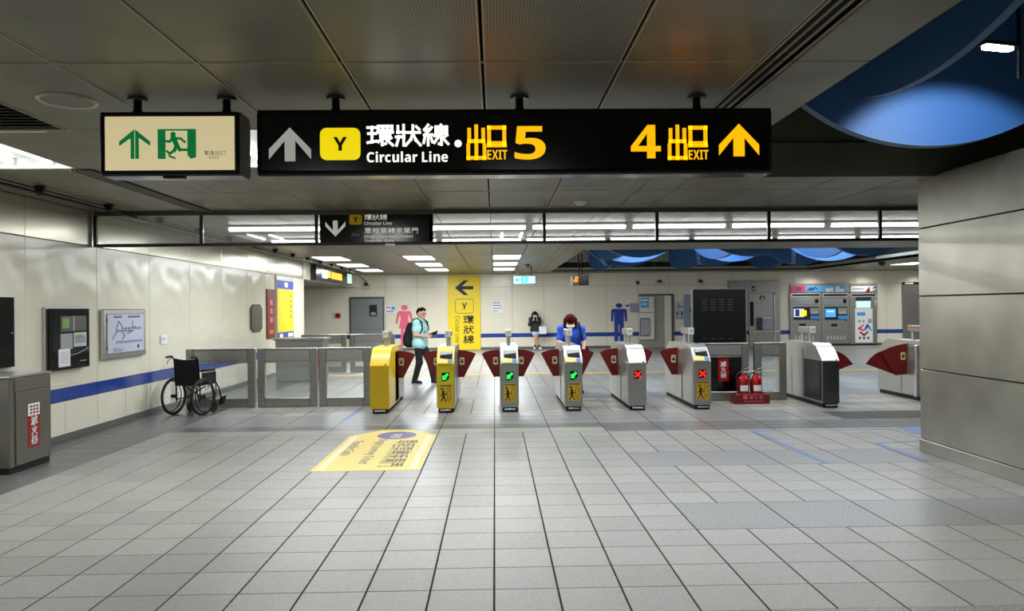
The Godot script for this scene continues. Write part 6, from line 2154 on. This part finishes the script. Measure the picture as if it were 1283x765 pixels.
func build_people() -> void:
	# index 0 is the person's left (+x when facing +z), 1 the right
	var short_hair := [[0, 0.055, -0.04, 0, 0.09, 0.005, 0.088, 0.058], [0, 0.0, -0.06, 0, -0.02, -0.055, 0.075, 0.06], [0.045, 0.075, -0.02, 0.045, 0.088, 0.03, 0.05, 0.04], [-0.045, 0.075, -0.02, -0.045, 0.088, 0.03, 0.05, 0.04], [0.055, 0.035, -0.04, 0.058, -0.005, -0.035, 0.055, 0.042], [-0.055, 0.035, -0.04, -0.058, -0.005, -0.035, 0.055, 0.042]]
	var foot := on_y(524, 481, 0.0)
	var turn := PI / 2 - 0.42
	var man := person("person in mint t-shirt and black trousers walking, looking at phone", Vector3(foot.x + 0.05, 0, foot.z), turn, {
		"pelvis": Vector3(0, 0.92, 0), "chest": Vector3(0, 1.24, 0.0), "neck": Vector3(0, 1.42, 0.0), "head": Vector3(0, 1.575, 0.045), "head_turn": -0.35, "head_tilt": 0.08,
		"shoulder": [Vector3(0.17, 1.375, 0.0), Vector3(-0.17, 1.375, 0.0)],
		"elbow": [Vector3(0.21, 1.11, 0.04), Vector3(-0.22, 1.11, 0.0)],
		"wrist": [Vector3(0.09, 1.09, 0.24), Vector3(-0.13, 1.07, 0.23)],
		"hand_dir": [Vector3(-0.3, 0.05, 1), Vector3(0.15, 0.05, 1)], "hand_side": [Vector3(-0.6, 0.8, 0), Vector3(0.4, 0.9, 0)], "curl": 0.6,
		"hip": [Vector3(0.085, 0.90, 0), Vector3(-0.085, 0.90, 0)],
		"knee": [Vector3(0.085, 0.50, 0.20), Vector3(-0.09, 0.49, 0.03)],
		"ankle": [Vector3(0.085, 0.085, 0.30), Vector3(-0.09, 0.085, -0.10)],
		"toe": [Vector3(0.09, 0.045, 0.44), Vector3(-0.10, 0.04, 0.05)],
		"top": M.mint, "bottom": M.cloth_black, "leg": 1.95, "sleeve": 0.62, "loose": 0.02, "fat": 1.14, "shoe": M.cloth_black, "sole": M.plastic_pale,
		"hair": short_hair, "hair_mat": M.hair_black, "glasses": true})
	# print on the shirt
	var pr := S()
	prism(pr, circle(0.07, 16), 0, 0.006, Transform3D(Basis(), Vector3(-0.03, 1.22, 0.132)))
	mi(man, "shirt_print", pr, M.frame_dark)
	var R := Transform3D(Basis(Vector3.UP, turn), man.position)
	var bag := thing("backpack", "black backpack worn by the person in the mint t-shirt", "backpack", R * Vector3(0, 0.95, -0.21), turn)
	var bgs := S()
	nets(bgs, [[Vector3(-0.08, 0.0, -0.03), Vector3(0.08, 0.0, -0.03), 0.135, 0.135], [Vector3(-0.07, 0.1, -0.05), Vector3(-0.06, 0.34, 0.01), 0.12, 0.095], [Vector3(0.07, 0.1, -0.05), Vector3(0.06, 0.34, 0.01), 0.12, 0.095]], 0.014, 0.05)
	mi(bag, "bag", bgs, M.fabric_black)
	for s in [-1.0, 1.0]:
		var ss := S()
		tube(ss, [Vector3(s * 0.10, 0.36, 0.03), Vector3(s * 0.115, 0.50, 0.12), Vector3(s * 0.12, 0.52, 0.22), Vector3(s * 0.125, 0.44, 0.325), Vector3(s * 0.14, 0.28, 0.35), Vector3(s * 0.165, 0.14, 0.26), Vector3(s * 0.15, 0.05, 0.08)], 0.019, 8)
		mi(bag, "strap", ss, M.fabric_black)
	var ph := thing("phone", "black phone held by the person in the mint t-shirt", "phone", R * Vector3(-0.04, 1.13, 0.36), turn)
	var pb := S()
	box(pb, Vector3.ZERO, Vector3(0.12, 0.02, 0.20), 0.004, Basis(Vector3.RIGHT, -0.3) * Basis(Vector3.BACK, 0.6))
	mi(ph, "case", pb, M.black_gloss)
	# girl leaning on the far wall
	var gp := on_y(671, 440, 0.0)
	gp.z = -ZF + 0.42
	gp.x = on_z(671, 420, -gp.z).x
	var girl := person("person in dark hooded jacket and pale shorts leaning on the far wall", gp, 0.0, {
		"pelvis": Vector3(0, 0.80, -0.12), "chest": Vector3(-0.01, 1.09, -0.19), "neck": Vector3(-0.01, 1.26, -0.18), "head": Vector3(-0.01, 1.40, -0.13), "head_tilt": 0.3,
		"shoulder": [Vector3(0.15, 1.22, -0.18), Vector3(-0.17, 1.22, -0.18)],
		"elbow": [Vector3(0.22, 1.0, -0.10), Vector3(-0.24, 1.0, -0.10)],
		"wrist": [Vector3(0.06, 1.17, 0.06), Vector3(-0.08, 1.17, 0.06)],
		"hand_dir": [Vector3(-0.3, 0.9, 0.2), Vector3(0.3, 0.9, 0.2)], "hand_side": [Vector3(-0.8, 0, 0.3), Vector3(0.8, 0, 0.3)], "curl": 0.9,
		"hip": [Vector3(0.075, 0.78, -0.12), Vector3(-0.075, 0.78, -0.12)],
		"knee": [Vector3(0.03, 0.43, -0.03), Vector3(0.02, 0.43, 0.03)],
		"ankle": [Vector3(-0.02, 0.085, -0.06), Vector3(0.16, 0.085, 0.03)],
		"toe": [Vector3(-0.06, 0.04, 0.07), Vector3(0.20, 0.04, 0.15)],
		"top": M.cloth_grey, "bottom": M.denim_pale, "leg": 0.42, "sleeve": 1.85, "loose": 0.035, "fat": 0.95, "shoe": M.white, "sock": M.cloth_black,
		"hair": [[0, 0.045, -0.03, 0, 0.07, 0.02, 0.098, 0.082], [0.075, 0.03, -0.02, 0.10, -0.22, 0.0, 0.06, 0.045], [-0.075, 0.03, -0.02, -0.10, -0.22, 0.0, 0.06, 0.045], [0, 0.0, -0.07, 0, -0.24, -0.06, 0.08, 0.07]],
		"hair_mat": M.hair_black, "mask": true})
	var gph := thing("phone", "dark phone held before the face by the person leaning on the wall", "phone", gp + Vector3(-0.01, 1.25, 0.13))
	var gb := S()
	box(gb, Vector3.ZERO, Vector3(0.075, 0.15, 0.012), 0.004, Basis(Vector3.RIGHT, -0.4))
	mi(gph, "case", gb, M.black_gloss)
	var tb := thing("tote_bag", "white tote bag hanging from the arm of the leaning person", "bag", gp + Vector3(0.29, 0.63, 0.0))
	var tbs := S()
	prism(tbs, rrect(0.30, 0.30, 0.03, Vector2(0, 0.15)), -0.05, 0.05)
	mi(tb, "bag", tbs, M.white)
	var th := S()
	tube(th, [Vector3(-0.09, 0.29, 0), Vector3(-0.06, 0.40, -0.05), Vector3(-0.02, 0.40, -0.05), Vector3(0.09, 0.29, 0)], 0.012, 6)
	mi(tb, "handle", th, M.white)
	# person in blue bending over the gate
	var wp := on_z(716, 480, 14.75)
	wp.y = 0
	var lady := person("person in blue polo shirt with dark red hair bending over the gate", wp, -0.05, {
		"pelvis": Vector3(0, 0.90, -0.10), "chest": Vector3(0, 1.17, 0.03), "neck": Vector3(0.0, 1.31, 0.10), "head": Vector3(-0.02, 1.40, 0.20), "head_tilt": 0.45,
		"shoulder": [Vector3(0.19, 1.26, 0.07), Vector3(-0.19, 1.26, 0.07)],
		"elbow": [Vector3(0.25, 1.02, 0.10), Vector3(-0.25, 1.02, 0.12)],
		"wrist": [Vector3(0.22, 0.84, 0.24), Vector3(-0.12, 0.98, 0.28)],
		"hip": [Vector3(0.085, 0.88, -0.10), Vector3(-0.085, 0.88, -0.10)],
		"knee": [Vector3(0.10, 0.48, -0.06), Vector3(-0.09, 0.48, -0.02)],
		"ankle": [Vector3(0.17, 0.085, -0.10), Vector3(-0.09, 0.085, -0.10)],
		"toe": [Vector3(0.20, 0.04, 0.04), Vector3(-0.10, 0.04, 0.04)],
		"top": M.cloth_blue, "bottom": M.cloth_black, "leg": 1.95, "sleeve": 0.75, "loose": 0.03, "fat": 1.15, "shoe": M.cloth_black,
		"hair": [[0, 0.05, -0.02, 0, 0.075, 0.035, 0.108, 0.09], [0.08, 0.04, -0.01, 0.095, -0.08, 0.01, 0.055, 0.04], [-0.08, 0.04, -0.01, -0.095, -0.08, 0.01, 0.055, 0.04], [0, 0.0, -0.06, 0, -0.07, -0.06, 0.09, 0.075]],
		"hair_mat": M.hair_red, "mask": true})
	var sb := thing("shoulder_bag", "black shoulder bag with strap worn by the person in blue", "bag", wp + Vector3(0.30, 0.80, -0.18))
	bx(sb, "bag", Vector3(0.0, 0, -0.02), Vector3(0.12, 0.24, 0.28), M.fabric_black, 0.03)
	var sbs := S()
	tube(sbs, [Vector3(0.0, 0.1, 0.0), Vector3(-0.10, 0.26, 0.34), Vector3(-0.135, 0.42, 0.40), Vector3(-0.15, 0.52, 0.38), Vector3(-0.16, 0.59, 0.26), Vector3(-0.13, 0.50, 0.08), Vector3(-0.02, 0.1, -0.06)], 0.022, 8)
	mi(sb, "strap", sbs, M.fabric_black)
	# someone half hidden behind the end of the left wall
	var hp := on_z(374.5, 420, 23.6)
	hp.y = 0
	person("person in pale grey shirt half hidden behind the left wall end", hp, PI / 2 + 0.2, {
		"pelvis": Vector3(0, 0.90, 0), "chest": Vector3(0, 1.20, 0.0), "neck": Vector3(0, 1.38, 0.0), "head": Vector3(0, 1.53, 0.03),
		"shoulder": [Vector3(0.17, 1.33, 0.0), Vector3(-0.17, 1.33, 0.0)],
		"elbow": [Vector3(0.21, 1.06, -0.02), Vector3(-0.22, 1.06, -0.02)],
		"wrist": [Vector3(0.20, 0.84, 0.08), Vector3(-0.21, 0.84, 0.08)],
		"hip": [Vector3(0.085, 0.88, 0), Vector3(-0.085, 0.88, 0)],
		"knee": [Vector3(0.085, 0.48, 0.05), Vector3(-0.09, 0.48, 0.02)],
		"ankle": [Vector3(0.085, 0.085, 0.03), Vector3(-0.09, 0.085, -0.06)],
		"toe": [Vector3(0.09, 0.04, 0.17), Vector3(-0.10, 0.04, 0.08)],
		"top": M.cloth_pale, "bottom": M.cloth_black, "leg": 1.95, "sleeve": 1.7, "loose": 0.025, "shoe": M.cloth_black,
		"hair": short_hair, "hair_mat": M.hair_black})
